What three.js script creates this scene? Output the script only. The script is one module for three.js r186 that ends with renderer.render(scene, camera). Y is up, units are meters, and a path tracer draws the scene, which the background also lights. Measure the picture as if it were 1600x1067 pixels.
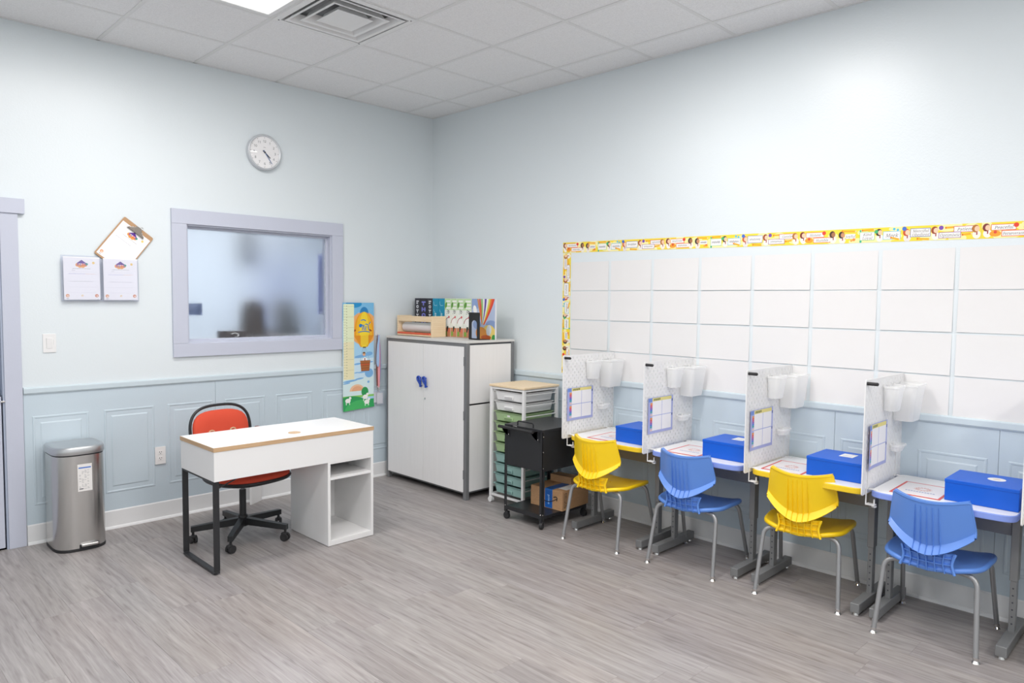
import * as THREE from 'three';
import { RoundedBoxGeometry } from 'three/addons/geometries/RoundedBoxGeometry.js';
import { mergeGeometries, toCreasedNormals } from 'three/addons/utils/BufferGeometryUtils.js';
import { RectAreaLightUniformsLib } from 'three/addons/lights/RectAreaLightUniformsLib.js';
import { MarchingCubes } from 'three/addons/objects/MarchingCubes.js';

// ------------------------------------------------------------------ camera, light, exposure
const scene = new THREE.Scene();
scene.background = new THREE.Color(0x000000);
const camera = new THREE.PerspectiveCamera(2 * Math.atan(533.5 / 1123.19) * 180 / Math.PI, 1600 / 1067, 0.05, 60);
camera.position.set(-4.17513, 1.55406, 5.23448);
camera.rotation.set(-0.0576758, -0.783873, 0.0100815, 'YXZ');
const renderer = new THREE.WebGLRenderer();
renderer.toneMapping = THREE.LinearToneMapping;
renderer.toneMappingExposure = 1.0;
renderer.shadowMap.enabled = true;
RectAreaLightUniformsLib.init();
const PANEL_LIGHT = 18.6;            // luminance of the ceiling troffers
const PANEL_COLOR = 0xfffbf8;
const LX = -5.48, LZ = 9.6, H = 3.19, T = 0.6096, GA = 0.305, GB = 0.5486;   // room and ceiling grid
// ceiling troffers (2 x 4 ft): x0, z0 of the lower grid corner
const TROFFERS = [[-(GA + 5 * T), GB + T], [-(GA + 3 * T), GB + 4 * T], [-(GA + 7 * T), GB + 4 * T], [-(GA + 5 * T), GB + 7 * T], [-(GA + 3 * T), GB + 10 * T], [-(GA + 7 * T), GB + 10 * T], [-(GA + 5 * T), GB + 13 * T]];
function areaLight(x, y, z, w, d, power, color) {
  const l = new THREE.RectAreaLight(color, power, w, d);
  l.position.set(x, y, z); l.lookAt(x, y - 1, z); l.castShadow = true; scene.add(l); return l;
}
for (const [x0, z0] of TROFFERS) areaLight(x0 + T, H - 0.012, z0 + T / 2, 2 * T - 0.09, T - 0.09, PANEL_LIGHT, PANEL_COLOR);

// ------------------------------------------------------------------ helpers
function rng(a) { return () => { a |= 0; a = a + 0x6D2B79F5 | 0; let t = Math.imul(a ^ a >>> 15, 1 | a); t = t + Math.imul(t ^ t >>> 7, 61 | t) ^ t; return ((t ^ t >>> 14) >>> 0) / 4294967296; }; }
const V = (x, y, z) => new THREE.Vector3(x, y, z);
const counts = {};
function numbered(n) { const c = counts[n] = (counts[n] ?? -1) + 1; return c ? n + '_' + String(c).padStart(3, '0') : n; }
function clean(g) {
  let r = g.index ? g.toNonIndexed() : g;
  for (const k of Object.keys(r.attributes)) if (!['position', 'normal', 'uv'].includes(k)) r.deleteAttribute(k);
  if (!r.attributes.normal) r.computeVertexNormals();
  if (!r.attributes.uv) boxUV(r);
  r.clearGroups?.(); return r;
}
function merge(list) { const l = list.flat().filter(Boolean).map(clean); return l.length === 1 ? l[0] : mergeGeometries(l, false); }
function boxUV(g, s = 1) {
  if (g.index) g = g.toNonIndexed();
  const p = g.attributes.position, uv = new Float32Array(p.count * 2), a = V(), b = V(), c = V();
  for (let i = 0; i < p.count; i += 3) {
    a.fromBufferAttribute(p, i); b.fromBufferAttribute(p, i + 1); c.fromBufferAttribute(p, i + 2);
    const n = b.clone().sub(a).cross(c.clone().sub(a)), x = Math.abs(n.x), y = Math.abs(n.y), z = Math.abs(n.z);
    [a, b, c].forEach((q, k) => {
      const [u, v] = x >= y && x >= z ? [q.z, q.y] : y >= z ? [q.x, q.z] : [q.x, q.y];
      uv[(i + k) * 2] = u * s; uv[(i + k) * 2 + 1] = v * s;
    });
  }
  g.setAttribute('uv', new THREE.BufferAttribute(uv, 2)); return g;
}
function mesh(name, geos, mat, parent) {
  const g = merge(Array.isArray(geos) ? geos : [geos]);
  const m = new THREE.Mesh(g, mat); m.name = parent ? name : numbered(name); (parent || scene).add(m); return m;
}
function tag(o, label, category, group) { o.userData = { label, category }; if (group) o.userData.group = group; return o; }
function thing(name, label, category, pos = [0, 0, 0], turn = 0, group) {
  const o = new THREE.Group(); o.name = numbered(name); scene.add(o); o.position.set(...pos); o.rotation.y = turn; return tag(o, label, category, group);
}
function structure(name, geos, mat, label, parent) { const m = mesh(name, geos, mat, parent); m.name = name; m.userData = { kind: 'structure' }; if (label) m.userData.label = label; return m; }
function structGroup(name, label) { const g = new THREE.Group(); g.name = name; g.userData = { kind: 'structure', label }; scene.add(g); return g; }
function copy(src, pos, turn, label) { const c = src.clone(); c.name = numbered(src.name.replace(/_\d{3}$/, '')); c.userData = { ...src.userData }; if (label) c.userData.label = label; scene.add(c); c.position.set(...pos); if (turn !== undefined) c.rotation.y = turn; return c; }
// axis-aligned box by its limits, edges rounded by r
function lim(x0, x1, y0, y1, z0, z1, r = 0) {
  const w = x1 - x0, h = y1 - y0, d = z1 - z0;
  const g = r > 0 ? new RoundedBoxGeometry(w, h, d, 2, Math.min(r, w / 2.01, h / 2.01, d / 2.01)) : new THREE.BoxGeometry(w, h, d);
  g.translate((x0 + x1) / 2, (y0 + y1) / 2, (z0 + z1) / 2); return boxUV(g);
}
const bx = (w, h, d, x = 0, y = 0, z = 0, r = 0) => lim(x - w / 2, x + w / 2, y - h / 2, y + h / 2, z - d / 2, z + d / 2, r);
function cyl(r0, r1, h, x, y, z, seg = 20, axis = 'y') {
  const g = new THREE.CylinderGeometry(r1, r0, h, seg); if (axis === 'x') g.rotateZ(-Math.PI / 2); if (axis === 'z') g.rotateX(Math.PI / 2);
  g.translate(x, y, z); return g;
}
function bend(pts, rad) {           // polyline with rounded corners
  const path = new THREE.CurvePath(); let prev = pts[0];
  for (let i = 1; i < pts.length - 1; i++) {
    const a = pts[i].clone().sub(pts[i - 1]), b = pts[i + 1].clone().sub(pts[i]);
    const r = Math.min(rad, a.length() / 2.05, b.length() / 2.05), p = pts[i].clone().addScaledVector(a.normalize(), -r), q = pts[i].clone().addScaledVector(b.normalize(), r);
    path.add(new THREE.LineCurve3(prev, p)); path.add(new THREE.QuadraticBezierCurve3(p, pts[i].clone(), q)); prev = q;
  }
  path.add(new THREE.LineCurve3(prev, pts[pts.length - 1])); return path;
}
function tube(pts, r, rad = 0.04, seg = 36, sides = 10) { return new THREE.TubeGeometry(pts.length > 2 ? bend(pts, rad) : new THREE.LineCurve3(...pts), pts.length > 2 ? seg : 1, r, sides, false); }
function spline(pts, r, seg = 40, sides = 8, closed = false) { return new THREE.TubeGeometry(new THREE.CatmullRomCurve3(pts, closed, 'centripetal'), seg, r, sides, closed); }
function rr(w, h, r, cx = 0, cy = 0) {
  const s = new THREE.Shape(), x = cx - w / 2, y = cy - h / 2; r = Math.min(r, w / 2, h / 2);
  s.moveTo(x + r, y); s.lineTo(x + w - r, y); s.quadraticCurveTo(x + w, y, x + w, y + r); s.lineTo(x + w, y + h - r); s.quadraticCurveTo(x + w, y + h, x + w - r, y + h);
  s.lineTo(x + r, y + h); s.quadraticCurveTo(x, y + h, x, y + h - r); s.lineTo(x, y + r); s.quadraticCurveTo(x, y, x + r, y); return s;
}
function extr(shape, depth, bevel = 0, curve = 6) {
  return boxUV(new THREE.ExtrudeGeometry(shape, { depth: depth - 2 * bevel, bevelEnabled: bevel > 0, bevelSize: bevel, bevelThickness: bevel, bevelOffset: -bevel, bevelSegments: 2, curveSegments: curve }).translate(0, 0, bevel));
}
// loops of points (same count) joined into a skin; caps by fan
function loft(loops, cap0 = true, cap1 = true, crease = 0.6) {
  const pos = [], n = loops[0].length, tri = (a, b, c) => pos.push(a.x, a.y, a.z, b.x, b.y, b.z, c.x, c.y, c.z);
  for (let i = 0; i + 1 < loops.length; i++) for (let k = 0; k < n; k++) { const k1 = (k + 1) % n, a = loops[i][k], b = loops[i][k1], c = loops[i + 1][k1], d = loops[i + 1][k]; tri(a, b, c); tri(a, c, d); }
  const fan = (l, flip) => { const c = l.reduce((s, p) => s.add(p), V(0, 0, 0)).divideScalar(n); for (let k = 0; k < n; k++) flip ? tri(c, l[(k + 1) % n], l[k]) : tri(c, l[k], l[(k + 1) % n]); };
  if (cap0) fan(loops[0], true); if (cap1) fan(loops[loops.length - 1], false);
  let g = new THREE.BufferGeometry(); g.setAttribute('position', new THREE.Float32BufferAttribute(pos, 3)); g.computeVertexNormals(); g = toCreasedNormals(g, crease); return boxUV(g);
}
function rrLoop(w, d, r, y, cx = 0, cz = 0, seg = 5) {   // rounded rectangle in xz at height y
  const out = []; r = Math.min(r, w / 2 - 1e-4, d / 2 - 1e-4);
  for (const [sx, sz, a0] of [[1, 1, 0], [-1, 1, Math.PI / 2], [-1, -1, Math.PI], [1, -1, 1.5 * Math.PI]])
    for (let i = 0; i <= seg; i++) { const a = a0 + i / seg * Math.PI / 2; out.push(V(cx + sx * (w / 2 - r) + Math.cos(a) * r, y, cz + sz * (d / 2 - r) + Math.sin(a) * r)); }
  return out.reverse();
}
// rectangular relief on the XY plane: profile of [inset, height]
function relief(w, h, prof) {
  const loops = prof.map(([i, z]) => [V(-w / 2 + i, -h / 2 + i, z), V(w / 2 - i, -h / 2 + i, z), V(w / 2 - i, h / 2 - i, z), V(-w / 2 + i, h / 2 - i, z)]);
  return loft(loops, false, true, 0.1);
}
// thick sheet from a parametric surface
function sheet(nu, nv, P, th, crease = 0.7) {
  const at = (i, j) => P(i / nu * 2 - 1, j / nv), e = 1e-3, pos = [], N = [], S = [];
  for (let i = 0; i <= nu; i++) for (let j = 0; j <= nv; j++) {
    const u = i / nu * 2 - 1, v = j / nv, du = P(Math.min(1, u + e), v).sub(P(Math.max(-1, u - e), v)), dv = P(u, Math.min(1, v + e)).sub(P(u, Math.max(0, v - e)));
    N.push(du.cross(dv).normalize()); S.push(P(u, v));
  }
  const id = (i, j) => i * (nv + 1) + j, pt = (k, s) => S[k].clone().addScaledVector(N[k], s * th / 2), quad = (a, b, c, d) => { for (const q of [a, b, c, a, c, d]) pos.push(q.x, q.y, q.z); };
  for (let i = 0; i < nu; i++) for (let j = 0; j < nv; j++) { const a = id(i, j), b = id(i + 1, j), c = id(i + 1, j + 1), d = id(i, j + 1); quad(pt(a, 1), pt(b, 1), pt(c, 1), pt(d, 1)); quad(pt(a, -1), pt(d, -1), pt(c, -1), pt(b, -1)); }
  const rim = (a, b) => quad(pt(a, 1), pt(a, -1), pt(b, -1), pt(b, 1));
  for (let i = 0; i < nu; i++) { rim(id(i, 0), id(i + 1, 0)); rim(id(i + 1, nv), id(i, nv)); }
  for (let j = 0; j < nv; j++) { rim(id(0, j + 1), id(0, j)); rim(id(nu, j), id(nu, j + 1)); }
  let g = new THREE.BufferGeometry(); g.setAttribute('position', new THREE.Float32BufferAttribute(pos, 3)); g.computeVertexNormals(); return boxUV(toCreasedNormals(g, crease));
}
function planeUV(w, h) { return new THREE.PlaneGeometry(w, h); }
// print plate: thin box whose front carries the picture, uv 0..1 over the front
function printed(w, h, th = 0.0006) {
  const g = new THREE.BoxGeometry(w, h, th).toNonIndexed(), p = g.attributes.position, uv = g.attributes.uv;
  for (let i = 0; i < p.count; i++) uv.setXY(i, p.getX(i) / w + 0.5, p.getY(i) / h + 0.5);
  g.clearGroups(); return g;
}
// ------------------------------------------------------------------ textures
function noise2(px, py, seed) {     // periodic value noise
  const r = rng(seed), t = new Float32Array(px * py).map(() => r());
  return (x, y) => {
    x = ((x % px) + px) % px; y = ((y % py) + py) % py;
    const i = Math.floor(x), j = Math.floor(y), f = x - i, g = y - j, u = f * f * (3 - 2 * f), v = g * g * (3 - 2 * g), i1 = (i + 1) % px, j1 = (j + 1) % py;
    return (t[j * px + i] * (1 - u) + t[j * px + i1] * u) * (1 - v) + (t[j1 * px + i] * (1 - u) + t[j1 * px + i1] * u) * v;
  };
}
function texture(w, h, fn, metresW, metresH, srgb = true) {
  const d = new Uint8Array(w * h * 4);
  for (let y = 0; y < h; y++) for (let x = 0; x < w; x++) { const c = fn(x / w, y / h), k = (y * w + x) * 4; d[k] = c[0]; d[k + 1] = c[1]; d[k + 2] = c[2]; d[k + 3] = 255; }
  const t = new THREE.DataTexture(d, w, h); t.wrapS = t.wrapT = THREE.RepeatWrapping; t.magFilter = THREE.LinearFilter; t.minFilter = THREE.LinearMipmapLinearFilter; t.generateMipmaps = true;
  if (srgb) t.colorSpace = THREE.SRGBColorSpace; t.repeat.set(1 / metresW, 1 / metresH); t.needsUpdate = true; return t;
}
const grey = (v) => [v, v, v];
function canvas(w, h, draw) {
  const c = document.createElement('canvas'); c.width = w; c.height = h; const x = c.getContext('2d'); draw(x, w, h);
  const t = new THREE.CanvasTexture(c); t.colorSpace = THREE.SRGBColorSpace; return t;
}
const lin = (r, g, b) => new THREE.Color().setRGB(r, g, b);
const std = (color, roughness = 0.5, more = {}) => new THREE.MeshStandardMaterial({ color, roughness, ...more });
const phys = (o) => new THREE.MeshPhysicalMaterial(o);

const peel = (() => { const a = noise2(64, 64, 5), b = noise2(160, 160, 6); return texture(320, 320, (u, v) => grey(60 + 120 * a(u * 64, v * 64) + 70 * b(u * 160, v * 160)), 0.42, 0.42, false); })();
const floorMaps = (() => {
  const a = noise2(5, 64, 11), b = noise2(14, 220, 12), c = noise2(60, 420, 13), w = noise2(4, 8, 14), k = noise2(3, 5, 15), s = noise2(26, 120, 16);
  const f = (u, v) => {
    const q = v + 0.009 * (w(u * 4, v * 8) - 0.5) + 0.0022 * Math.sin(9 * u * Math.PI * 2 / 3 + 4 * k(u * 3, v * 5));
    const g1 = a(u * 5, q * 64), g2 = b(u * 14, q * 220), g3 = c(u * 60, q * 420), g4 = s(u * 26, q * 120);
    const dark = Math.pow(Math.max(0, g4 * 0.6 + g2 * 0.55 - 0.62), 1.2) * 1.5;
    return 0.5 + 0.34 * (g1 - 0.5) + 0.3 * (g2 - 0.5) + 0.16 * (g3 - 0.5) - dark;
  };
  return [texture(1024, 1024, (u, v) => { const t = f(u, v), e = 0.06 * (k(u * 3, v * 5) - 0.5); return [Math.min(255, 162 + 62 * (t - 0.5) + 40 * e), Math.min(255, 156 + 63 * (t - 0.5)), Math.min(255, 154 + 64 * (t - 0.5) - 40 * e)]; }, 2.6, 1.1),
    texture(512, 512, (u, v) => { const t = f(u, v); return grey(150 + 70 * (t - 0.5)); }, 2.6, 1.1, false)];
})();
const tileMaps = (() => {
  const a = noise2(200, 200, 21), b = noise2(90, 90, 22), r = rng(23); const dots = new Uint8Array(512 * 512);
  for (let i = 0; i < 900; i++) { const x = Math.floor(r() * 510), y = Math.floor(r() * 510); dots[y * 512 + x] = 1; if (r() < 0.5) dots[y * 512 + x + 1] = 1; }
  const at = (u, v) => dots[Math.floor(v * 512) * 512 + Math.floor(u * 512)];
  return [texture(512, 512, (u, v) => { const g = 242 + 12 * (a(u * 200, v * 200) - 0.5) + 6 * (b(u * 90, v * 90) - .5) - 38 * at(u, v); return [g, g, g + 1]; }, T, T),
    texture(512, 512, (u, v) => grey(110 + 90 * a(u * 200, v * 200) + 40 * b(u * 90, v * 90) - 90 * at(u, v)), T, T, false)];
})();
const birchMap = (() => { const a = noise2(4, 60, 31), b = noise2(20, 200, 32); return texture(512, 512, (u, v) => { const t = a(u * 4, v * 60) * 0.6 + b(u * 20, v * 200) * 0.4 - 0.5; return [202 + 26 * t, 168 + 28 * t, 130 + 30 * t]; }, 0.6, 0.3); })();
const paleWoodMap = (() => { const a = noise2(4, 60, 33), b = noise2(20, 200, 34); return texture(512, 512, (u, v) => { const t = a(u * 4, v * 60) * 0.6 + b(u * 20, v * 200) * 0.4 - 0.5; return [240 + 14 * t, 216 + 20 * t, 180 + 26 * t]; }, 0.6, 0.3); })();
const ashMap = (() => { const a = noise2(90, 6, 41), b = noise2(240, 16, 42), k = noise2(12, 3, 43); return texture(512, 512, (u, v) => { const t = 0.5 * a(u * 90 + k(u * 12, v * 3), v * 6) + 0.4 * b(u * 240, v * 16) - 0.45; return [240 + 5 * t, 239 + 5 * t, 239 + 5 * t]; }, 0.9, 1.8); })();
const cardMap = (() => { const a = noise2(60, 60, 51), b = noise2(8, 128, 52); return texture(256, 256, (u, v) => { const t = 0.5 * a(u * 60, v * 60) + 0.5 * b(u * 8, v * 128) - 0.5; return [188 + 20 * t, 147 + 18 * t, 108 + 16 * t]; }, 0.3, 0.3); })();
const brushMap = (() => { const a = noise2(300, 3, 61); return texture(512, 64, (u, v) => grey(90 + 70 * a(u * 300, v * 3)), 0.25, 0.6, false); })();
const weaveMap = (() => { const a = noise2(128, 128, 71); return texture(256, 256, (u, v) => grey(90 + 50 * Math.sin(u * Math.PI * 256) * Math.sin(v * Math.PI * 256) + 90 * a(u * 128, v * 128)), 0.12, 0.12, false); })();
const grainBump = (() => { const a = noise2(128, 128, 81); return texture(256, 256, (u, v) => grey(60 + 150 * a(u * 128, v * 128)), 0.12, 0.12, false); })();

// ------------------------------------------------------------------ materials
const M = {
  wall: std(lin(0.755, 0.815, 0.845), 0.34, { bumpMap: peel, bumpScale: 0.0004 }),
  wains: std(lin(0.575, 0.675, 0.745), 0.40, { bumpMap: peel, bumpScale: 0.0002 }),
  rail: std(lin(0.60, 0.695, 0.75), 0.38),
  base: std(lin(0.82, 0.83, 0.84), 0.38),
  lav: std(lin(0.565, 0.595, 0.70), 0.42, { bumpMap: peel, bumpScale: 0.0002 }),
  doorBlue: std(lin(0.42, 0.475, 0.59), 0.42),
  gasket: std(lin(0.06, 0.065, 0.08), 0.6),
  tile: std(0xffffff, 0.95, { map: tileMaps[0], bumpMap: tileMaps[1], bumpScale: 0.0012 }),
  tbar: std(lin(0.80, 0.80, 0.80), 0.5),
  plenum: std(lin(0.2, 0.2, 0.2), 0.9),
  white: std(lin(0.86, 0.86, 0.86), 0.38),
  laminate: std(lin(0.88, 0.88, 0.88), 0.32),
  plasticW: std(lin(0.84, 0.84, 0.84), 0.42),
  bin: phys({ color: lin(0.97, 0.975, 0.975), roughness: 0.5, transmission: 0.55, thickness: 0, ior: 1.45 }),
  paper: std(lin(0.80, 0.795, 0.795), 0.85),
  birch: std(0xffffff, 0.5, { map: birchMap }),
  paleWood: std(0xffffff, 0.45, { map: paleWoodMap }),
  ash: std(0xffffff, 0.42, { map: ashMap }),
  cabTop: std(lin(0.70, 0.695, 0.68), 0.5, { bumpMap: grainBump, bumpScale: 0.0002 }),
  greyMetal: std(lin(0.20, 0.205, 0.215), 0.42, { metalness: 0.2 }),
  deskGrey: std(lin(0.215, 0.22, 0.225), 0.45, { metalness: 0.15, bumpMap: grainBump, bumpScale: 0.0002 }),
  chairGrey: std(lin(0.33, 0.335, 0.345), 0.32, { metalness: 0.45 }),
  chrome: std(lin(0.72, 0.70, 0.68), 0.22, { metalness: 1 }),
  black: std(lin(0.016, 0.017, 0.019), 0.42),
  blackMetal: std(lin(0.02, 0.021, 0.024), 0.38, { bumpMap: grainBump, bumpScale: 0.0002 }),
  rubber: std(lin(0.02, 0.02, 0.022), 0.6),
  red: std(lin(0.66, 0.075, 0.035), 0.85, { bumpMap: weaveMap, bumpScale: 0.0008 }),
  tan: std(lin(0.62, 0.43, 0.26), 0.6),
  steel: std(lin(0.60, 0.59, 0.575), 0.24, { metalness: 1, bumpMap: brushMap, bumpScale: 0.0001 }),
  steelLid: std(lin(0.60, 0.61, 0.62), 0.36, { metalness: 1 }),
  yellow: std(lin(0.98, 0.66, 0.008), 0.38),
  yellowEdge: std(lin(0.90, 0.62, 0.02), 0.4),
  blueChair: std(lin(0.115, 0.27, 0.72), 0.36),
  blueEdge: std(lin(0.24, 0.34, 0.80), 0.4),
  boxBlue: std(lin(0.0, 0.105, 0.62), 0.42, { bumpMap: grainBump, bumpScale: 0.0001 }),
  handleBlue: std(lin(0.01, 0.06, 0.42), 0.3),
  green: std(lin(0.40, 0.56, 0.30), 0.4), teal: std(lin(0.33, 0.53, 0.50), 0.4),
  card: std(0xffffff, 0.85, { map: cardMap }),
  glass: phys({ color: 0xffffff, roughness: 0.02, transmission: 1, thickness: 0, ior: 1.45 }),
  acrylic: phys({ color: lin(0.96, 0.965, 0.99), roughness: 0.05, transmission: 0.95, thickness: 0, ior: 1.49 }),
  frost: phys({ color: lin(0.95, 0.965, 0.98), roughness: 0.40, transmission: 1, thickness: 0.006, ior: 1.3 }),
  glow: std(0xffffff, 0.5, { emissive: lin(1, 0.99, 0.97), emissiveIntensity: 1.3 }),
  orange: std(lin(0.74, 0.13, 0.06), 0.5),
};
const floorMats = [0.95, 1.0, 1.02, 0.985, 1.045].map((k, i) => std(lin(k * 0.93, k * (0.93 + 0.004 * (i % 3 - 1)), k * (0.93 + 0.01 * (i % 2))), 0.40, { map: floorMaps[0], bumpMap: floorMaps[1], bumpScale: 0.0002 }));

// ------------------------------------------------------------------ room shell
const floor = structure('floor', lim(LX - 0.12, 0.12, -0.12, -0.005, -0.001, LZ + 0.12), M.gasket, 'grey wood-look plank floor');
{
  const r = rng(101), PW = 0.181, PL = 1.22;
  const plank = (x0, x1, z0, z1) => {      // top face with a small chamfer
    const c = 0.0005, w = x1 - x0, l = z1 - z0;
    const L = (i, y) => [V(i, y, i), V(i, y, l - i), V(w - i, y, l - i), V(w - i, y, i)];
    const g = loft([L(0, -0.006), L(0, -c), L(c, 0)], false, true, 0.1), p = g.attributes.position, uv = g.attributes.uv, ou = r() * 2.6, ov = r() * 1.1, flip = r() < 0.5 ? -1 : 1;
    for (let i = 0; i < p.count; i++) uv.setXY(i, ou + flip * p.getZ(i), ov + p.getX(i));
    return g.translate(x0, 0, z0);
  };
  for (let x = 0; x > LX; x -= PW) {
    const x0 = Math.max(LX, x - PW);
    for (let z = -PL * r(); z < LZ; z += PL) {
      const a = Math.max(0, z), b = Math.min(LZ, z + PL); if (b - a < 0.03) continue;
      mesh('plank', plank(x0 + 0.0002, x - 0.0002, a + 0.0002, b - 0.0002), floorMats[Math.floor(r() * floorMats.length)], floor);
    }
  }
}
const ceiling = structure('ceiling', lim(LX - 0.12, 0.12, H + 0.16, H + 0.22, -0.12, LZ + 0.12), M.plenum, 'white suspended ceiling of square tiles');
{
  const xs = [0]; for (let i = 0; GA + i * T < -LX; i++) xs.push(-(GA + i * T)); xs.push(LX);
  const zs = [0]; for (let j = 0; GB + j * T < LZ; j++) zs.push(GB + j * T); zs.push(LZ);
  const inTroffer = (x, z) => TROFFERS.some(([a, b]) => x > a && x < a + 2 * T && z > b && z < b + T);
  const inVent = (x, z) => x > -(GA + 3 * T) && x < -(GA + 2 * T) && z > GB + T && z < GB + 2 * T;
  for (let i = 0; i + 1 < xs.length; i++) for (let j = 0; j + 1 < zs.length; j++) {
    const x = (xs[i] + xs[i + 1]) / 2, z = (zs[j] + zs[j + 1]) / 2; if (inTroffer(x, z) || inVent(x, z)) continue;
    const e = 0.004; mesh('ceiling_tile', lim(xs[i + 1] + e, xs[i] - e, H + 0.0032, H + 0.02, zs[j] + e, zs[j + 1] - e), M.tile, ceiling);
  }
  for (const x of xs.slice(1, -1)) mesh('grid_bar', [lim(x - 0.012, x + 0.012, H, H + 0.004, 0, LZ), lim(x - 0.0015, x + 0.0015, H + 0.003, H + 0.035, 0, LZ)], M.tbar, ceiling);
  for (const z of zs.slice(1, -1)) mesh('grid_bar', [lim(LX, 0, H + 0.0005, H + 0.0042, z - 0.012, z + 0.012), lim(LX, 0, H + 0.003, H + 0.035, z - 0.0015, z + 0.0015)], M.tbar, ceiling);
  mesh('wall_angle', [lim(LX, 0, H, H + 0.003, 0, 0.02), lim(LX, 0, H, H + 0.003, LZ - 0.02, LZ), lim(-0.02, 0, H, H + 0.003, 0.02, LZ - 0.02), lim(LX, LX + 0.02, H, H + 0.003, 0.02, LZ - 0.02)], M.tbar, ceiling);
}
const RAILY = 0.94;
const panelGeo = relief(0.313, 0.561, [[0, 0], [0.004, 0.0035], [0.011, 0.0035], [0.016, 0.0006], [0.041, 0.0006], [0.049, 0.0042]]);
// back wall (window, half door)
const WIN = { x0: -2.212, x1: -1.054, y0: 1.222, y1: 2.066 }, DOOR = { x0: -4.22, x1: -3.302, y1: 2.045 };
const wallBack = structGroup('wall_back', 'pale blue wall with the frosted window and panelled wainscot');
{
  const s = new THREE.Shape(); s.moveTo(LX - 0.12, 0); s.lineTo(DOOR.x0, 0); s.lineTo(DOOR.x0, DOOR.y1); s.lineTo(DOOR.x1, DOOR.y1); s.lineTo(DOOR.x1, 0); s.lineTo(1.4, 0); s.lineTo(1.4, H + 0.16); s.lineTo(LX - 0.12, H + 0.16);
  const h = new THREE.Path(); h.moveTo(WIN.x0, WIN.y0); h.lineTo(WIN.x0, WIN.y1); h.lineTo(WIN.x1, WIN.y1); h.lineTo(WIN.x1, WIN.y0); s.holes.push(h);
  mesh('plaster', extr(s, 0.12).translate(0, 0, -0.12), M.wall, wallBack);
  mesh('wainscot_sheet', [lim(-3.2, -2.0215, 0.1, RAILY, 0, 0.006), lim(-2.0195, 0, 0.1, RAILY, 0, 0.006)], M.wains, wallBack);
  for (let i = 0; i < 8; i++) { const g = panelGeo.clone().translate(-3.158 + 0.4015 * i + 0.1565, 0.5225, 0.006); mesh('wainscot_panel', g, M.wains, wallBack); }
}
const wallRight = structGroup('wall_right', 'pale blue wall behind the row of student desks');
mesh('plaster', lim(0, 0.12, 0, H + 0.16, 0, LZ + 0.12), M.wall, wallRight);
mesh('wainscot_sheet', [lim(-0.006, 0, 0.1, RAILY, 0.006, 1.25), lim(-0.006, 0, 0.1, RAILY, 1.252, 2.47), lim(-0.006, 0, 0.1, RAILY, 2.472, 3.66), lim(-0.006, 0, 0.1, RAILY, 3.662, 4.45), lim(-0.006, 0, 0.1, RAILY, 4.452, LZ)], M.wains, wallRight);
for (let i = 0; i < 15; i++) { const z = 4.096 + 0.398 * (i - 9) + 0.1535; mesh('wainscot_panel', panelGeo.clone().rotateY(-Math.PI / 2).translate(-0.006, 0.512, z), M.wains, wallRight); }
structure('wall_left', lim(LX - 0.12, LX, 0, H + 0.16, -0.001, LZ), M.wall, 'pale blue side wall');
structure('wall_front', lim(LX - 0.12, 0, 0, H + 0.16, LZ, LZ + 0.12), M.wall, 'pale blue wall facing the window wall');
const railProf = (len) => { const s = new THREE.Shape(); s.moveTo(0, 0); s.lineTo(0.010, 0); s.lineTo(0.018, 0.010); s.lineTo(0.018, 0.036); s.quadraticCurveTo(0.017, 0.045, 0.008, 0.045); s.lineTo(0, 0.045); return extr(s, len); };
structure('trim_1', railProf(3.2).rotateY(-Math.PI / 2).translate(0, RAILY, 0.0), M.rail, 'pale blue chair rail on the window wall');
structure('trim_2', railProf(LZ).rotateY(Math.PI).translate(0, RAILY, LZ), M.rail, 'pale blue chair rail behind the desks');
const baseProf = (len) => { const s = new THREE.Shape(); s.moveTo(0, 0); s.lineTo(0.022, 0); s.quadraticCurveTo(0.020, 0.014, 0.012, 0.018); s.lineTo(0.012, 0.118); s.lineTo(0.008, 0.125); s.lineTo(0, 0.125); return extr(s, len); };
structure('baseboard_back', baseProf(3.2).rotateY(-Math.PI / 2).translate(0, 0, 0), M.base, 'white baseboard on the window wall');
structure('baseboard_right', baseProf(LZ).rotateY(Math.PI).translate(0, 0, LZ), M.base, 'white baseboard behind the desks');
structure('baseboard_left', baseProf(LZ).translate(LX, 0, 0), M.base, 'white baseboard on the side wall');
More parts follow.
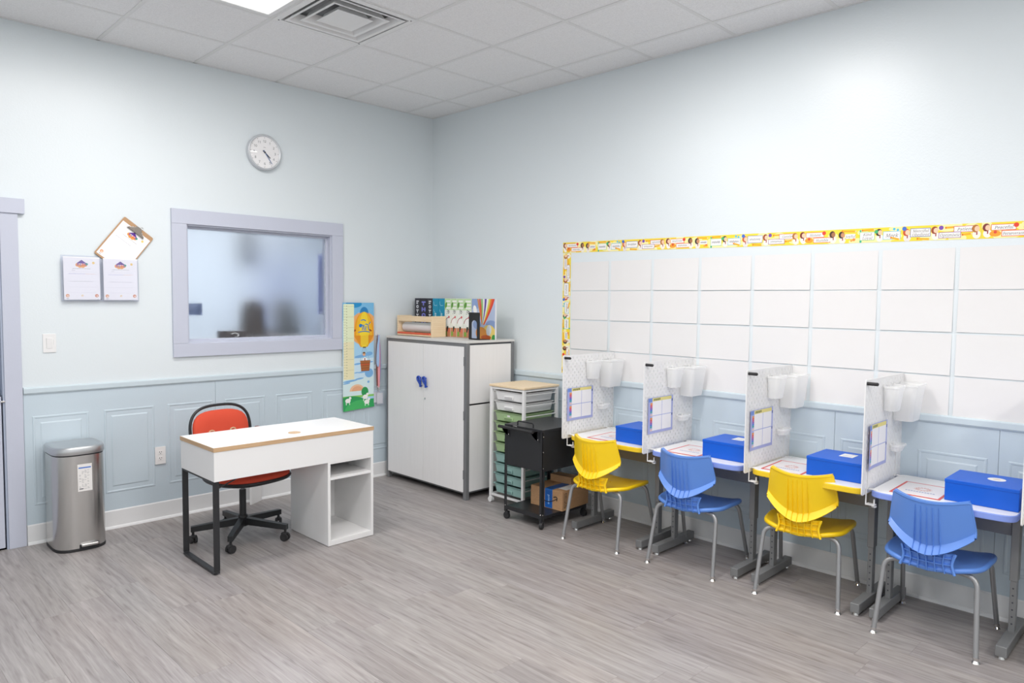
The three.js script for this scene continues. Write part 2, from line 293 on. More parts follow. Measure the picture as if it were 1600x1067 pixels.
// window
const win = structGroup('window_1', 'interior window with a wide lavender frame and frosted pane');
{
  const fx0 = -2.312, fx1 = -0.954, fy0 = 1.129, fy1 = 2.166;
  mesh('window_frame', [lim(fx0, fx1, WIN.y1 - 0.002, fy1, 0, 0.02, 0.002), lim(fx0, fx1, fy0, WIN.y0 + 0.002, 0, 0.02, 0.002), lim(fx0, WIN.x0 + 0.002, WIN.y0 + 0.0025, WIN.y1 - 0.0025, 0, 0.0198, 0.002), lim(WIN.x1 - 0.002, fx1, WIN.y0 + 0.0025, WIN.y1 - 0.0025, 0, 0.0198, 0.002)], M.lav, win);
  const j = 0.012;
  mesh('jamb', [lim(WIN.x0, WIN.x0 + j, WIN.y0, WIN.y1, -0.12, 0.004), lim(WIN.x1 - j, WIN.x1, WIN.y0, WIN.y1, -0.12, 0.004), lim(WIN.x0 + j, WIN.x1 - j, WIN.y1 - j, WIN.y1, -0.12, 0.004), lim(WIN.x0 + j, WIN.x1 - j, WIN.y0, WIN.y0 + j, -0.12, 0.004)], M.lav, win);
  const a = j, b = 0.03, zs = [-0.058, -0.04];
  mesh('glazing_bead', [lim(WIN.x0 + a, WIN.x0 + b, WIN.y0 + a, WIN.y1 - a, ...zs), lim(WIN.x1 - b, WIN.x1 - a, WIN.y0 + a, WIN.y1 - a, ...zs), lim(WIN.x0 + b, WIN.x1 - b, WIN.y1 - b, WIN.y1 - a, ...zs), lim(WIN.x0 + b, WIN.x1 - b, WIN.y0 + a, WIN.y0 + b, ...zs)], M.lav, win);
  mesh('pane', lim(WIN.x0 + a, WIN.x1 - a, WIN.y0 + a, WIN.y1 - a, -0.065, -0.059), M.frost, win);
}
// half door and its casing
structure('trim_3', [lim(DOOR.x1 + 0.006, -3.205, 0, DOOR.y1, 0, 0.02, 0.002), lim(DOOR.x0 - 0.1, DOOR.x0 - 0.006, 0, DOOR.y1, 0, 0.02, 0.002), lim(DOOR.x0 - 0.14, -3.17, DOOR.y1, DOOR.y1 + 0.09, 0, 0.03, 0.002)], M.lav, 'lavender door casing with a wide head board');
structure('trim_4', [lim(DOOR.x1 - 0.004, DOOR.x1 + 0.007, 0, DOOR.y1, -0.12, 0.012), lim(DOOR.x0 - 0.006, DOOR.x0 + 0.004, 0, DOOR.y1, -0.12, 0.012), lim(DOOR.x0, DOOR.x1, DOOR.y1 - 0.006, DOOR.y1 + 0.004, -0.12, 0.012)], M.doorBlue, 'blue-grey door jamb');
const door = structGroup('door_1', 'blue-grey two-part door with its lower leaf closed');
mesh('lower_leaf', lim(DOOR.x0 + 0.01, DOOR.x1 - 0.012, 0.012, 0.94, -0.03, 0.012, 0.003), M.lav, door);
mesh('upper_leaf', lim(DOOR.x0 + 0.01, DOOR.x1 - 0.008, 0.95, DOOR.y1 - 0.01, -0.105, -0.065, 0.003), M.doorBlue, door);
mesh('latch', [lim(-3.318, -3.296, 0.905, 0.915, 0.010, 0.022, 0.002)], M.chrome, door);

// ------------------------------------------------------------------ ceiling fittings
for (const [k, [x0, z0]] of TROFFERS.entries()) {
  const w = 2 * T, d = T, t = thing('ceiling_light', ['lit rectangular ceiling panel beside the square air vent', 'lit rectangular ceiling panel over the student desks', 'lit rectangular ceiling panel over the middle of the room', 'lit rectangular ceiling panel three rows from the window wall', 'lit rectangular ceiling panel in the fourth row along the desk side', 'lit rectangular ceiling panel in the fourth row along the door side', 'lit rectangular ceiling panel in the row farthest from the window'][k], 'ceiling light', [x0 + T, H, z0 + T / 2], 0, 'ceiling panels');
  mesh('frame', [lim(-w / 2 + 0.008, w / 2 - 0.008, 0.002, 0.03, -d / 2 + 0.008, -d / 2 + 0.04), lim(-w / 2 + 0.008, w / 2 - 0.008, 0.002, 0.03, d / 2 - 0.04, d / 2 - 0.008), lim(-w / 2 + 0.008, -w / 2 + 0.04, 0.002, 0.03, -d / 2 + 0.04, d / 2 - 0.04), lim(w / 2 - 0.04, w / 2 - 0.008, 0.002, 0.03, -d / 2 + 0.04, d / 2 - 0.04)], M.white, t);
  mesh('diffuser', lim(-w / 2 + 0.04, w / 2 - 0.04, 0.010, 0.03, -d / 2 + 0.04, d / 2 - 0.04), M.glow, t);
}
{
  const t = thing('ceiling_vent', 'square white louvred air vent in the tiled ceiling', 'air vent', [-(GA + 2.5 * T), H, GB + 1.5 * T]);
  mesh('backing', lim(-0.29, 0.29, 0.06, 0.08, -0.29, 0.29), std(lin(0.32, 0.33, 0.34), 0.7), t);
  // outer flange, then nested square cones that flare downwards
  const sq = (s, y) => [V(-s, y, -s), V(-s, y, s), V(s, y, s), V(s, y, -s)];
  mesh('flange', [loft([sq(0.303, 0.0), sq(0.303, -0.004), sq(0.268, -0.006), sq(0.268, 0.06)], false, false, 0.1)], M.white, t);
  for (const [o, i] of [[0.252, 0.214], [0.186, 0.148]]) mesh('louvre', loft([sq(i, 0.04), sq(o - 0.016, -0.002), sq(o, -0.006), sq(o, -0.009), sq(o - 0.018, -0.006), sq(i - 0.003, 0.037)], false, false, 0.1), M.white, t);
  mesh('centre_plate', loft([sq(0.085, 0.03), sq(0.10, 0.0), sq(0.118, -0.006), sq(0.118, -0.009), sq(0.09, -0.006)], true, true, 0.1), M.white, t);
  for (const [x, z] of [[-0.25, -0.25], [0.25, 0.25], [0.25, -0.25], [-0.25, 0.25]]) mesh('screw', cyl(0.005, 0.005, 0.003, x * 1.1, -0.006, z * 1.1, 8), M.greyMetal, t);
}

// ------------------------------------------------------------------ room beyond the frosted window
{
  const X0 = -3.24, X1 = 1.4, Z0 = -2.9, h2 = 2.75;
  structure('floor_lobby', lim(X0, X1, -0.1, 0, Z0, -0.12), std(lin(0.32, 0.31, 0.30), 0.5), 'floor of the room beyond the window');
  structure('ceiling_lobby', lim(X0, X1, h2, h2 + 0.1, Z0, -0.12), std(lin(0.7, 0.7, 0.7), 0.9), 'ceiling of the room beyond the window');
  structure('wall_lobby_back', lim(X0, X1, 0, h2, Z0 - 0.1, Z0), std(lin(0.74, 0.80, 0.85), 0.6), 'pale wall of the room beyond the window');
  structure('wall_lobby_left', lim(X0 - 0.1, X0, 0, h2, Z0, -0.12), std(lin(0.74, 0.80, 0.85), 0.6), 'pale side wall of the room beyond the window');
  structure('wall_lobby_right', lim(X1, X1 + 0.1, 0, h2, Z0, -0.12), std(lin(0.74, 0.80, 0.85), 0.6), 'pale far side wall of the room beyond the window');
  areaLight(-1.0, h2 - 0.03, -1.5, 1.15, 0.55, 27, 0xf4f8ff);
  const cl = thing('ceiling_light', 'lit rectangular ceiling panel of the room beyond the frosted window', 'ceiling light', [-1.0, h2, -1.5]);
  mesh('frame', [lim(-0.61, 0.61, -0.02, 0, -0.305, -0.28), lim(-0.61, 0.61, -0.02, 0, 0.28, 0.305), lim(-0.61, -0.585, -0.02, 0, -0.28, 0.28), lim(0.585, 0.61, -0.02, 0, -0.28, 0.28)], M.white, cl);
  mesh('diffuser', lim(-0.585, 0.585, -0.014, 0, -0.28, 0.28), M.glow, cl);
  const d2 = structGroup('door_2', 'lavender door in the far wall beyond the window');
  mesh('door_leaf', lim(-0.28, 0.30, 0.01, 1.98, Z0, Z0 + 0.04), std(lin(0.46, 0.52, 0.72), 0.5), d2);
  mesh('door_casing', [lim(-0.37, -0.28, 0, 2.07, Z0, Z0 + 0.05), lim(0.30, 0.39, 0, 2.07, Z0, Z0 + 0.05), lim(-0.28, 0.30, 1.98, 2.07, Z0, Z0 + 0.05)], M.lav, d2);
  const cb = thing('tall_cupboard', 'tall grey-blue cupboard blurred beyond the frosted window', 'cupboard', [0.35, 0, -2.3]);
  mesh('body', lim(-0.35, 0.35, 0, 2.05, -0.25, 0.25, 0.006), std(lin(0.50, 0.56, 0.64), 0.5), cb);
  mesh('door', [lim(-0.345, -0.003, 0.05, 2.03, 0.25, 0.268, 0.003), lim(0.003, 0.345, 0.05, 2.03, 0.25, 0.268, 0.003)], std(lin(0.44, 0.50, 0.58), 0.5), cb);
  const post = thing('hanging_banner', 'upright lavender banner close behind the frosted window', 'banner', [-1.035, 0, -0.17], 0);
  mesh('cloth', lim(-0.045, 0.045, 1.42, 1.92, -0.004, 0.004, 0.002), std(lin(0.30, 0.36, 0.66), 0.7), post);
  mesh('rod', cyl(0.006, 0.006, 0.1, 0, 1.925, 0, 10, 'x'), M.white, post);
  mesh('stand', [cyl(0.008, 0.008, 1.43, 0, 0.715, 0), cyl(0.05, 0.05, 0.012, 0, 0.006, 0)], M.white, post);
  const sp = thing('wall_speaker', 'dark upright speaker high up beyond the frosted window', 'speaker', [-1.22, 2.01, -1.2]);
  mesh('body', bx(0.13, 0.36, 0.12, 0, 0, 0, 0.02), std(lin(0.10, 0.11, 0.12), 0.6), sp);
  mesh('grille', bx(0.115, 0.33, 0.01, 0, 0, 0.062, 0.004), M.gasket, sp);
  mesh('bracket', [cyl(0.015, 0.015, 0.56, 0, 0.455, 0, 12), cyl(0.05, 0.05, 0.012, 0, 0.734, 0, 16)], M.greyMetal, sp);
  const cu = thing('counter_shelf', 'narrow white shelf under the frosted window on its far side', 'shelf', [-1.63, 0, -0.22]);
  mesh('board', lim(-0.6, 0.5, 1.205, 1.225, -0.09, 0.09, 0.003), M.white, cu);
  for (const x of [-0.5, 0.4]) mesh('bracket', lim(x - 0.01, x + 0.01, 1.1, 1.205, 0.06, 0.098), M.white, cu);
  const pc = thing('parcel', 'small dark parcel with a white curved mark behind the frosted pane', 'parcel', [-1.83, 1.225, -0.13]);
  mesh('body', bx(0.2, 0.075, 0.08, 0, 0.0375, 0, 0.004), std(lin(0.10, 0.085, 0.09), 0.7), pc);
  mesh('mark', spline([V(-0.03, 0.05, 0.041), V(0.01, 0.058, 0.041), V(0.035, 0.04, 0.041), V(0.0, 0.03, 0.041)], 0.004, 20, 6), M.white, pc);
  const lb = thing('letter_tray', 'pale blue tray edge at the side of the frosted pane', 'tray', [-2.12, 1.42, -0.16]);
  mesh('tray', [lim(-0.07, 0.06, 0, 0.006, -0.05, 0.05), lim(-0.07, 0.06, 0, 0.085, -0.05, -0.045), lim(0.055, 0.06, 0, 0.085, -0.05, 0.05), lim(-0.07, 0.06, 0.08, 0.087, 0.045, 0.05)], std(lin(0.30, 0.38, 0.58), 0.5), lb);
  mesh('hook', lim(-0.08, -0.07, 0, 0.1, -0.06, 0.05), M.lav, lb);
  // three people standing there, seen only as blurs
  const smin = (a, b, k) => { const h = Math.max(k - Math.abs(a - b), 0) / k; return Math.min(a, b) - h * h * k / 4; };
  const cap = (p, a, b, ra, rb) => { const ab = b.clone().sub(a), t = Math.max(0, Math.min(1, p.clone().sub(a).dot(ab) / ab.lengthSq())); return p.distanceTo(a.clone().addScaledVector(ab, t)) - (ra + (rb - ra) * t); };
  function field(res, centre, half, dist) {
    const mc = new MarchingCubes(res, M.black, false, false, 60000); mc.isolation = 0; const n = res, p = V();
    for (let k = 0; k < n; k++) for (let j = 0; j < n; j++) for (let i = 0; i < n; i++) { p.set((i - n / 2) / (n / 2) * half + centre.x, (j - n / 2) / (n / 2) * half + centre.y, (k - n / 2) / (n / 2) * half + centre.z); mc.field[i + j * n + k * n * n] = -dist(p); }
    mc.update(); const c = mc.count, g = new THREE.BufferGeometry();
    g.setAttribute('position', new THREE.BufferAttribute(mc.positionArray.slice(0, c * 3), 3)); g.setAttribute('normal', new THREE.BufferAttribute(mc.normalArray.slice(0, c * 3), 3));
    g.scale(half, half, half).translate(centre.x, centre.y, centre.z); return boxUV(g);
  }
  function person(label, pos, turn, s, top, hair, longHair) {
    const t = thing('person', label, 'person', pos, turn, 'people beyond the frosted window'); t.scale.set(s * 1.12, s, s * 1.05);
    const bones = [[V(0, 0.92, 0), V(0, 1.22, 0.01), 0.135, 0.145], [V(-0.13, 1.30, 0), V(0.13, 1.30, 0), 0.065, 0.065], [V(0, 1.3, 0), V(0, 1.44, 0.01), 0.06, 0.05]];
    for (const q of [-1, 1]) bones.push([V(q * 0.17, 1.31, 0), V(q * 0.22, 1.04, -0.01), 0.05, 0.042], [V(q * 0.22, 1.04, -0.01), V(q * 0.17, 0.86, 0.13), 0.04, 0.03],
      [V(q * 0.09, 0.9, 0), V(q * 0.1, 0.5, 0.01), 0.085, 0.06], [V(q * 0.1, 0.5, 0.01), V(q * 0.1, 0.09, -0.02), 0.058, 0.042], [V(q * 0.1, 0.05, -0.03), V(q * 0.11, 0.04, 0.13), 0.045, 0.035]);
    const body = field(72, V(0, 0.78, 0), 0.84, (p) => bones.reduce((d, b) => smin(d, cap(p, ...b), 0.06), 1));
    const hands = []; for (const q of [-1, 1]) { hands.push(field(30, V(q * 0.165, 0.83, 0.17), 0.11, (p) => { let d = cap(p, V(q * 0.17, 0.86, 0.13), V(q * 0.165, 0.82, 0.18), 0.024, 0.026); for (let f = 0; f < 4; f++) d = smin(d, cap(p, V(q * 0.165 + (f - 1.5) * 0.016, 0.82, 0.19), V(q * 0.165 + (f - 1.5) * 0.017, 0.775 + 0.008 * Math.abs(f - 1), 0.215), 0.009, 0.007), 0.006); return smin(d, cap(p, V(q * 0.145, 0.84, 0.17), V(q * 0.125, 0.815, 0.2), 0.010, 0.008), 0.006); })); }
    const head = field(48, V(0, 1.53, 0.02), 0.17, (p) => { const q = p.clone().sub(V(0, 1.54, 0.02)); let d = Math.sqrt((q.x / 0.075) ** 2 + (q.y / 0.112) ** 2 + (q.z / 0.095) ** 2) * 0.09 - 0.09; d = smin(d, cap(p, V(0, 1.535, 0.11), V(0, 1.515, 0.128), 0.010, 0.014), 0.02); for (const s2 of [-1, 1]) { d = smin(d, cap(p, V(s2 * 0.077, 1.55, 0.01), V(s2 * 0.078, 1.52, 0.015), 0.012, 0.010), 0.01); d = Math.max(d, -(p.distanceTo(V(s2 * 0.03, 1.553, 0.118)) - 0.014)); } return smin(d, cap(p, V(-0.02, 1.483, 0.10), V(0.02, 1.483, 0.10), 0.009, 0.009), 0.012); });
    mesh('body', body, std(top, 0.9), t);
    mesh('skin', [head, ...hands], std(lin(0.50, 0.31, 0.23), 0.6), t);
    mesh('hair', field(48, V(0, 1.46, -0.02), 0.3, (p) => { const q = p.clone().sub(V(0, 1.565, -0.005)); let d = Math.sqrt((q.x / 0.09) ** 2 + (q.y / 0.105) ** 2 + (q.z / 0.105) ** 2) * 0.1 - 0.1; d = Math.max(d, (p.z - 0.085) * 0.9 + (1.60 - p.y) * 0.5); if (longHair) d = smin(d, Math.max(cap(p, V(0, 1.52, -0.06), V(0, 1.26, -0.09), 0.085, 0.12), p.z - 0.03), 0.04); return d; }), std(hair, 0.6), t);
  }
  person('person with long dark hair beyond the frosted window, behind the dark parcel', [-1.50, 0, -0.50], 2.7, 0.925, lin(0.09, 0.07, 0.07), lin(0.05, 0.034, 0.03), true);
  person('person in a grey-green top beyond the frosted window', [-1.0, 0, -0.95], 3.5, 0.93, lin(0.06, 0.08, 0.08), lin(0.03, 0.03, 0.03), true);
  person('shorter person with brown hair beyond the frosted window', [-0.80, 0, -0.42], 2.4, 0.83, lin(0.40, 0.22, 0.19), lin(0.09, 0.055, 0.045), false);
}

// ------------------------------------------------------------------ things on the window wall
{ // clock
  const t = thing('wall_clock', 'round white wall clock with a silver rim and black numerals', 'clock', [-1.634, 2.643, 0]);
  const R0 = 0.133;
  mesh('rim', new THREE.LatheGeometry([[0, 0.001], [R0 - 0.004, 0.001], [R0, 0.006], [R0, 0.034], [R0 - 0.006, 0.041], [R0 - 0.013, 0.041], [R0 - 0.017, 0.03], [0, 0.03]].map(([a, b]) => new THREE.Vector2(a, b)), 64).rotateX(Math.PI / 2), std(lin(0.62, 0.64, 0.67), 0.35, { metalness: 0.3 }), t);
  const face = canvas(1024, 1024, (c, w) => {
    c.fillStyle = '#f4f3f4'; c.fillRect(0, 0, w, w); c.translate(512, 512); c.textAlign = 'center'; c.textBaseline = 'middle'; c.fillStyle = '#3a3c42';
    for (let i = 0; i < 60; i++) { const a = i * Math.PI / 30; c.beginPath(); c.arc(Math.sin(a) * 470, -Math.cos(a) * 470, i % 5 ? 3 : 11, 0, 7); c.fill(); }
    c.font = '104px sans-serif'; for (let i = 1; i <= 12; i++) { const a = i * Math.PI / 6; c.fillText(String(i), Math.sin(a) * 362, -Math.cos(a) * 362 + 4); }
    c.strokeStyle = '#6a6d75'; c.lineWidth = 7; c.beginPath(); c.moveTo(-28, -150); c.lineTo(-18, -175); c.lineTo(-2, -150); c.moveTo(8, -150); c.quadraticCurveTo(18, -172, 40, -160); c.stroke();
  });
  const fg = new THREE.CircleGeometry(R0 - 0.015, 64); mesh('dial', fg.translate(0, 0, 0.0306), std(0xffffff, 0.6, { map: face }), t);
  const hand = (len, w, ang, z) => { const s = new THREE.Shape(); s.moveTo(-w, -0.018); s.lineTo(w, -0.018); s.lineTo(w * 0.6, len); s.lineTo(-w * 0.6, len); return extr(s, 0.0016).rotateZ(-ang * Math.PI / 180).translate(0, 0, z); };
  mesh('hour_hand', hand(0.058, 0.0045, 132, 0.0325), M.black, t);
  mesh('minute_hand', hand(0.098, 0.003, 145, 0.0348), std(lin(0.10, 0.17, 0.38), 0.4), t);
  mesh('hub', cyl(0.006, 0.006, 0.006, 0, 0, 0.035, 16, 'z'), M.black, t);
  mesh('crystal', new THREE.SphereGeometry(0.62, 48, 4, 0, Math.PI * 2, 0, Math.asin((R0 - 0.012) / 0.62)).rotateX(Math.PI / 2).translate(0, 0, 0.0485 - 0.62), M.glass, t);
}
{ // light switch
  const t = thing('light_switch', 'white rocker light switch on the wall by the door', 'light switch', [-3.054, 1.255, 0]);
  mesh('cover_plate', extr(rr(0.072, 0.118, 0.004), 0.006, 0.002), M.plasticW, t);
  mesh('rocker', extr(rr(0.034, 0.066, 0.002), 0.005, 0.0015).rotateX(0.06).translate(0, 0, 0.005), M.plasticW, t);
  mesh('slider', bx(0.004, 0.03, 0.004, 0.024, 0.006, 0.007, 0.001), M.white, t);
}
{ // power outlet
  const t = thing('power_outlet', 'white double power outlet low on the panelled wall', 'outlet', [-2.411, 0.451, 0.0105]);
  mesh('cover_plate', extr(rr(0.071, 0.122, 0.004), 0.006, 0.002), M.plasticW, t);
  for (const y of [0.021, -0.021]) {
    const s = mesh('socket', extr(rr(0.034, 0.03, 0.011), 0.003, 0.0008).translate(0, y, 0.005), M.plasticW, t);
    mesh('slot', [bx(0.0035, 0.008, 0.001, -0.0065, y + 0.004, 0.0082), bx(0.0035, 0.0065, 0.001, 0.0065, y + 0.004, 0.0082), cyl(0.0028, 0.0028, 0.001, 0, y - 0.0065, 0.0082, 10, 'z')], M.gasket, s);
  }
}
// printed forms: a house-shaped badge of coloured letters over ruled lines
function formSheet(seed, blank) {
  return canvas(640, 840, (c, w, h) => {
    const r = rng(seed); c.fillStyle = '#f7f6f8'; c.fillRect(0, 0, w, h); c.translate(w / 2, 130);
    c.fillStyle = '#f0a24a'; for (const [x, y, q] of [[-74, 26, 34], [-30, 46, 36], [24, 46, 36], [70, 26, 30]]) { c.beginPath(); c.arc(x, y, q, 0, 7); c.fill(); }
    c.fillStyle = '#3f9c8c'; c.beginPath(); c.arc(88, 8, 24, 0, 7); c.fill();
    c.fillStyle = '#5b2f95'; c.beginPath(); c.moveTo(-92, -4); c.lineTo(0, -74); c.lineTo(92, -4); c.fill();
    c.font = 'bold 66px sans-serif'; c.textAlign = 'center'; ['#7a3fb0', '#2f6fd0', '#d8425e', '#c23f86'].forEach((col, i) => { c.fillStyle = col; c.fillText('KIDS'[i], -63 + i * 42, 40 + (i % 2) * 6); });
    c.setTransform(1, 0, 0, 1, 0, 0); c.strokeStyle = '#8a8c94'; c.lineWidth = 4;
    const words = (x0, x1, y, col) => { c.strokeStyle = col; c.lineWidth = 5; for (let x = x0; x < x1;) { const l = 10 + r() * 34; c.beginPath(); c.moveTo(x, y); c.lineTo(Math.min(x1, x + l), y + (r() - 0.5) * 2); c.stroke(); x += l + 8; } };
    words(160, 480, 228, '#6f7178');
    if (!blank) { words(150, 200, 262, '#4c4e55'); words(90, 380, 330, '#8f90c8'); words(380, 560, 330, '#e0b08a'); words(110, 520, 478, '#9a9ca4'); c.strokeStyle = '#c8c8d0'; c.lineWidth = 2; for (const y of [290, 480, 590, 700]) { c.beginPath(); c.moveTo(70, y); c.lineTo(570, y); c.stroke(); } }
    else { words(70, 420, 330, '#a3a5b4'); }
    c.fillStyle = '#f5d27a'; c.beginPath(); c.arc(530, 110, 24, 0, 7); c.fill();
    for (const [x, col] of [[60, '#e8a77a'], [320, '#efd79a'], [575, '#dc8a62']]) { c.fillStyle = col; c.beginPath(); c.arc(x, 760, x === 320 ? 20 : 32, 0, 7); c.fill(); c.fillStyle = '#f6e4d6'; c.beginPath(); c.arc(x + 6, 766, 14, 0, 7); c.fill(); }
    c.fillStyle = '#6d7078'; c.fillRect(40, 812, 40, 7);
  });
}
const formMats = [std(0xffffff, 0.8, { map: formSheet(3, false) }), std(0xffffff, 0.8, { map: formSheet(7, false) }), std(0xffffff, 0.8, { map: formSheet(9, true) })];
function signHolder(x, label, mat, extra) {
  const t = thing('wall_file_holder', label, 'file holder', [x, 1.662, 0], 0, 'clear file holders by the door');
  const w = 0.221, h = 0.286;
  mesh('pocket', [lim(-w / 2, w / 2, -h / 2, h / 2 + 0.006, 0.001, 0.003), lim(-w / 2, w / 2, -h / 2, -h / 2 + 0.003, 0.003, 0.030), lim(-w / 2, -w / 2 + 0.003, -h / 2 + 0.003, h / 2 - 0.01, 0.003, 0.030), lim(w / 2 - 0.003, w / 2, -h / 2 + 0.003, h / 2 - 0.01, 0.003, 0.030)], M.acrylic, t);
  mesh('front_plate', lim(-w / 2, w / 2, -h / 2, h / 2 - 0.01, 0.030, 0.0325), M.acrylic, t);
  const f = thing('printed_form', extra, 'paper', [x + 0.002, 1.664, 0.026], 0, 'forms in the clear holders'); f.rotation.z = 0.008;
  mesh('sheet', printed(0.206, 0.272), mat, f);
  return t;
}
signHolder(-2.872, 'clear wall file holder nearer the door with a marker in it', formMats[0], 'printed form with a purple house badge above a black marker');
signHolder(-2.645, 'clear wall file holder below the clipboard', formMats[1], 'printed form with a purple house badge below the clipboard');
{
  const m = thing('marker_pen', 'black marker pen lying in the clear file holder', 'pen', [-2.795, 1.532, 0.0285]);
  mesh('barrel', cyl(0.0045, 0.0045, 0.05, -0.012, 0, -0.007, 14, 'x'), M.black, m);
  mesh('cap', cyl(0.0052, 0.003, 0.022, 0.024, 0, -0.007, 14, 'x'), M.rubber, m);
  const t = thing('clipboard', 'brown clipboard tilted in the clear file holder with a white form', 'clipboard', [-2.612, 1.890, 0.010]); t.rotation.z = -0.648;
  mesh('board', extr(rr(0.224, 0.312, 0.012), 0.004, 0.0008).translate(0, 0, -0.002), std(lin(0.50, 0.30, 0.16), 0.6, { bumpMap: grainBump, bumpScale: 0.0003 }), t);
  mesh('sheet', printed(0.208, 0.272).translate(0.001, -0.008, 0.0028), formMats[2], t);
  const cs = new THREE.Shape(); cs.moveTo(-0.062, 0); cs.lineTo(0.062, 0); cs.lineTo(0.055, 0.012); cs.quadraticCurveTo(0.03, 0.016, 0.022, 0.04); cs.quadraticCurveTo(0, 0.052, -0.022, 0.04); cs.quadraticCurveTo(-0.03, 0.016, -0.055, 0.012); cs.closePath();
  const clip = mesh('clip', extr(cs, 0.012, 0.002).translate(0, 0.108, 0.003), std(lin(0.26, 0.23, 0.20), 0.38, { metalness: 0.8 }), t);
  for (const x of [-0.034, 0.034]) mesh('rivet', cyl(0.005, 0.005, 0.004, x, 0.132, 0.005, 12, 'z'), M.chrome, clip);
  mesh('hanging_ring', new THREE.TorusGeometry(0.008, 0.0022, 8, 16).translate(0.014, 0.158, 0.008), M.chrome, clip);
}
{ // growth chart poster
  const t = thing('growth_chart', 'tall printed growth chart with a yellow hot-air balloon', 'poster', [-0.8125, 1.0655, 0.025]);
  const map = canvas(512, 1540, (c, w, h) => {
    c.fillStyle = '#a9d6f2'; c.fillRect(0, 0, w, h); c.fillStyle = '#7cc0ea'; c.fillRect(0, 0, w, 260); c.fillStyle = '#cfe8f6'; c.fillRect(0, 800, w, 520); c.fillStyle = '#d9eef0'; c.fillRect(0, 1080, w, 260);
    c.fillStyle = '#1f93cf'; c.beginPath(); c.ellipse(180, 20, 130, 52, 0, 0, 7); c.fill();
    c.fillStyle = '#f0b070'; c.beginPath(); c.ellipse(345, 370, 235, 240, 0, 0, 7); c.fill();
    c.fillStyle = '#2a86c4'; c.beginPath(); c.ellipse(350, 150, 70, 90, 0, 0, 7); c.fill();
    const bal = (x0, x1, col) => { c.fillStyle = col; c.beginPath(); c.moveTo(350, 130); c.bezierCurveTo(x0, 150, x0, 420, x0 + 2, 480); c.lineTo(350 + (x0 - 350) * 0.35, 640); c.lineTo(350 + (x1 - 350) * 0.35, 640); c.lineTo(x1 - 2, 480); c.bezierCurveTo(x1, 420, x1, 150, 350, 130); c.fill(); };
    bal(180, 512, '#f2a221'); bal(215, 485, '#f5bd27'); bal(270, 430, '#fadb34');
    c.fillStyle = '#e8951c'; c.beginPath(); c.moveTo(180, 470); c.lineTo(512, 470); c.lineTo(420, 610); c.lineTo(290, 610); c.fill(); c.fillStyle = '#f6cf32'; c.fillRect(290, 470, 130, 140);
    c.strokeStyle = '#1f78c8'; c.fillStyle = '#1f78c8'; c.lineWidth = 13; c.lineCap = 'round';
    c.beginPath(); c.moveTo(275, 330); c.quadraticCurveTo(300, 300, 330, 330); c.lineTo(320, 390); c.moveTo(345, 320); c.lineTo(350, 390); c.moveTo(370, 310); c.quadraticCurveTo(420, 300, 415, 345); c.lineTo(430, 395); c.moveTo(380, 340); c.lineTo(372, 395); c.moveTo(430, 310); c.lineTo(455, 280); c.moveTo(300, 255); c.quadraticCurveTo(340, 235, 375, 260); c.moveTo(255, 425); c.quadraticCurveTo(340, 400, 440, 425); c.stroke(); c.beginPath(); c.arc(290, 330, 26, 0, 7); c.fill();
    c.fillStyle = '#a8521f'; for (const x of [190, 455]) { c.beginPath(); c.ellipse(x, 400, 24, 14, x > 300 ? 0.5 : -0.5, 0, 7); c.fill(); }
    c.fillStyle = '#6d5a3a'; c.fillRect(325, 636, 54, 18);
    c.strokeStyle = '#7d8a93'; c.lineWidth = 3; for (const [a, b] of [[330, 285], [345, 330], [360, 385], [375, 435]]) { c.beginPath(); c.moveTo(a, 650); c.lineTo(b, 830); c.stroke(); }
    c.fillStyle = '#7db4e4'; for (const [x, y, a, b] of [[300, 770, 110, 20], [430, 740, 60, 30], [430, 1020, 70, 66], [240, 880, 60, 14], [330, 1000, 90, 12], [120, 1120, 120, 14], [270, 1095, 70, 12], [60, 1150, 60, 10], [420, 1150, 20, 18], [460, 860, 40, 10], [220, 1005, 40, 8]]) { c.beginPath(); c.ellipse(x, y, a, b, -0.1, 0, 7); c.fill(); }
    c.fillStyle = '#fff'; c.beginPath(); c.ellipse(360, 830, 40, 40, 0, 0, 7); c.fill(); c.fillStyle = '#8a2433'; c.fillRect(352, 800, 14, 50);
    c.fillStyle = '#e9b28b'; c.beginPath(); c.arc(348, 745, 24, 0, 7); c.fill(); c.fillStyle = '#7a5332'; c.beginPath(); c.arc(346, 734, 24, Math.PI, 0); c.fill();
    c.fillStyle = '#9c5a2e'; c.beginPath(); c.moveTo(282, 835); c.lineTo(452, 835); c.lineTo(436, 990); c.lineTo(300, 990); c.fill(); c.fillStyle = '#b9713d'; for (let i = 0; i < 4; i++) c.fillRect(290 + i * 3, 850 + i * 36, 152 - i * 6, 12); c.fillStyle = '#d0502a'; for (let i = 0; i < 4; i++) { c.beginPath(); c.arc(310 + i * 38, 895, 12, 0, 7); c.fill(); }
    c.fillStyle = '#eaf3cf'; c.beginPath(); c.roundRect(12, 18, 172, 1080, 14); c.fill(); c.fillStyle = '#efe8bf'; c.fillRect(12, 560, 172, 538); c.strokeStyle = '#b7b58a'; c.lineWidth = 3; for (let i = 0; i < 28; i++) { c.beginPath(); c.moveTo(12, 50 + i * 38); c.lineTo(i % 4 ? 60 : 176, 50 + i * 38); c.stroke(); } c.fillStyle = '#7e8860'; for (let i = 0; i < 26; i++) c.fillRect(62, 42 + i * 40, 8, 12);
    c.fillStyle = '#f2c6a0'; c.beginPath(); c.ellipse(230, 1270, 120, 96, 0, Math.PI, 0); c.fill(); c.fillStyle = '#ecae86'; c.beginPath(); c.ellipse(235, 1270, 90, 70, 0, Math.PI, 0); c.fill();
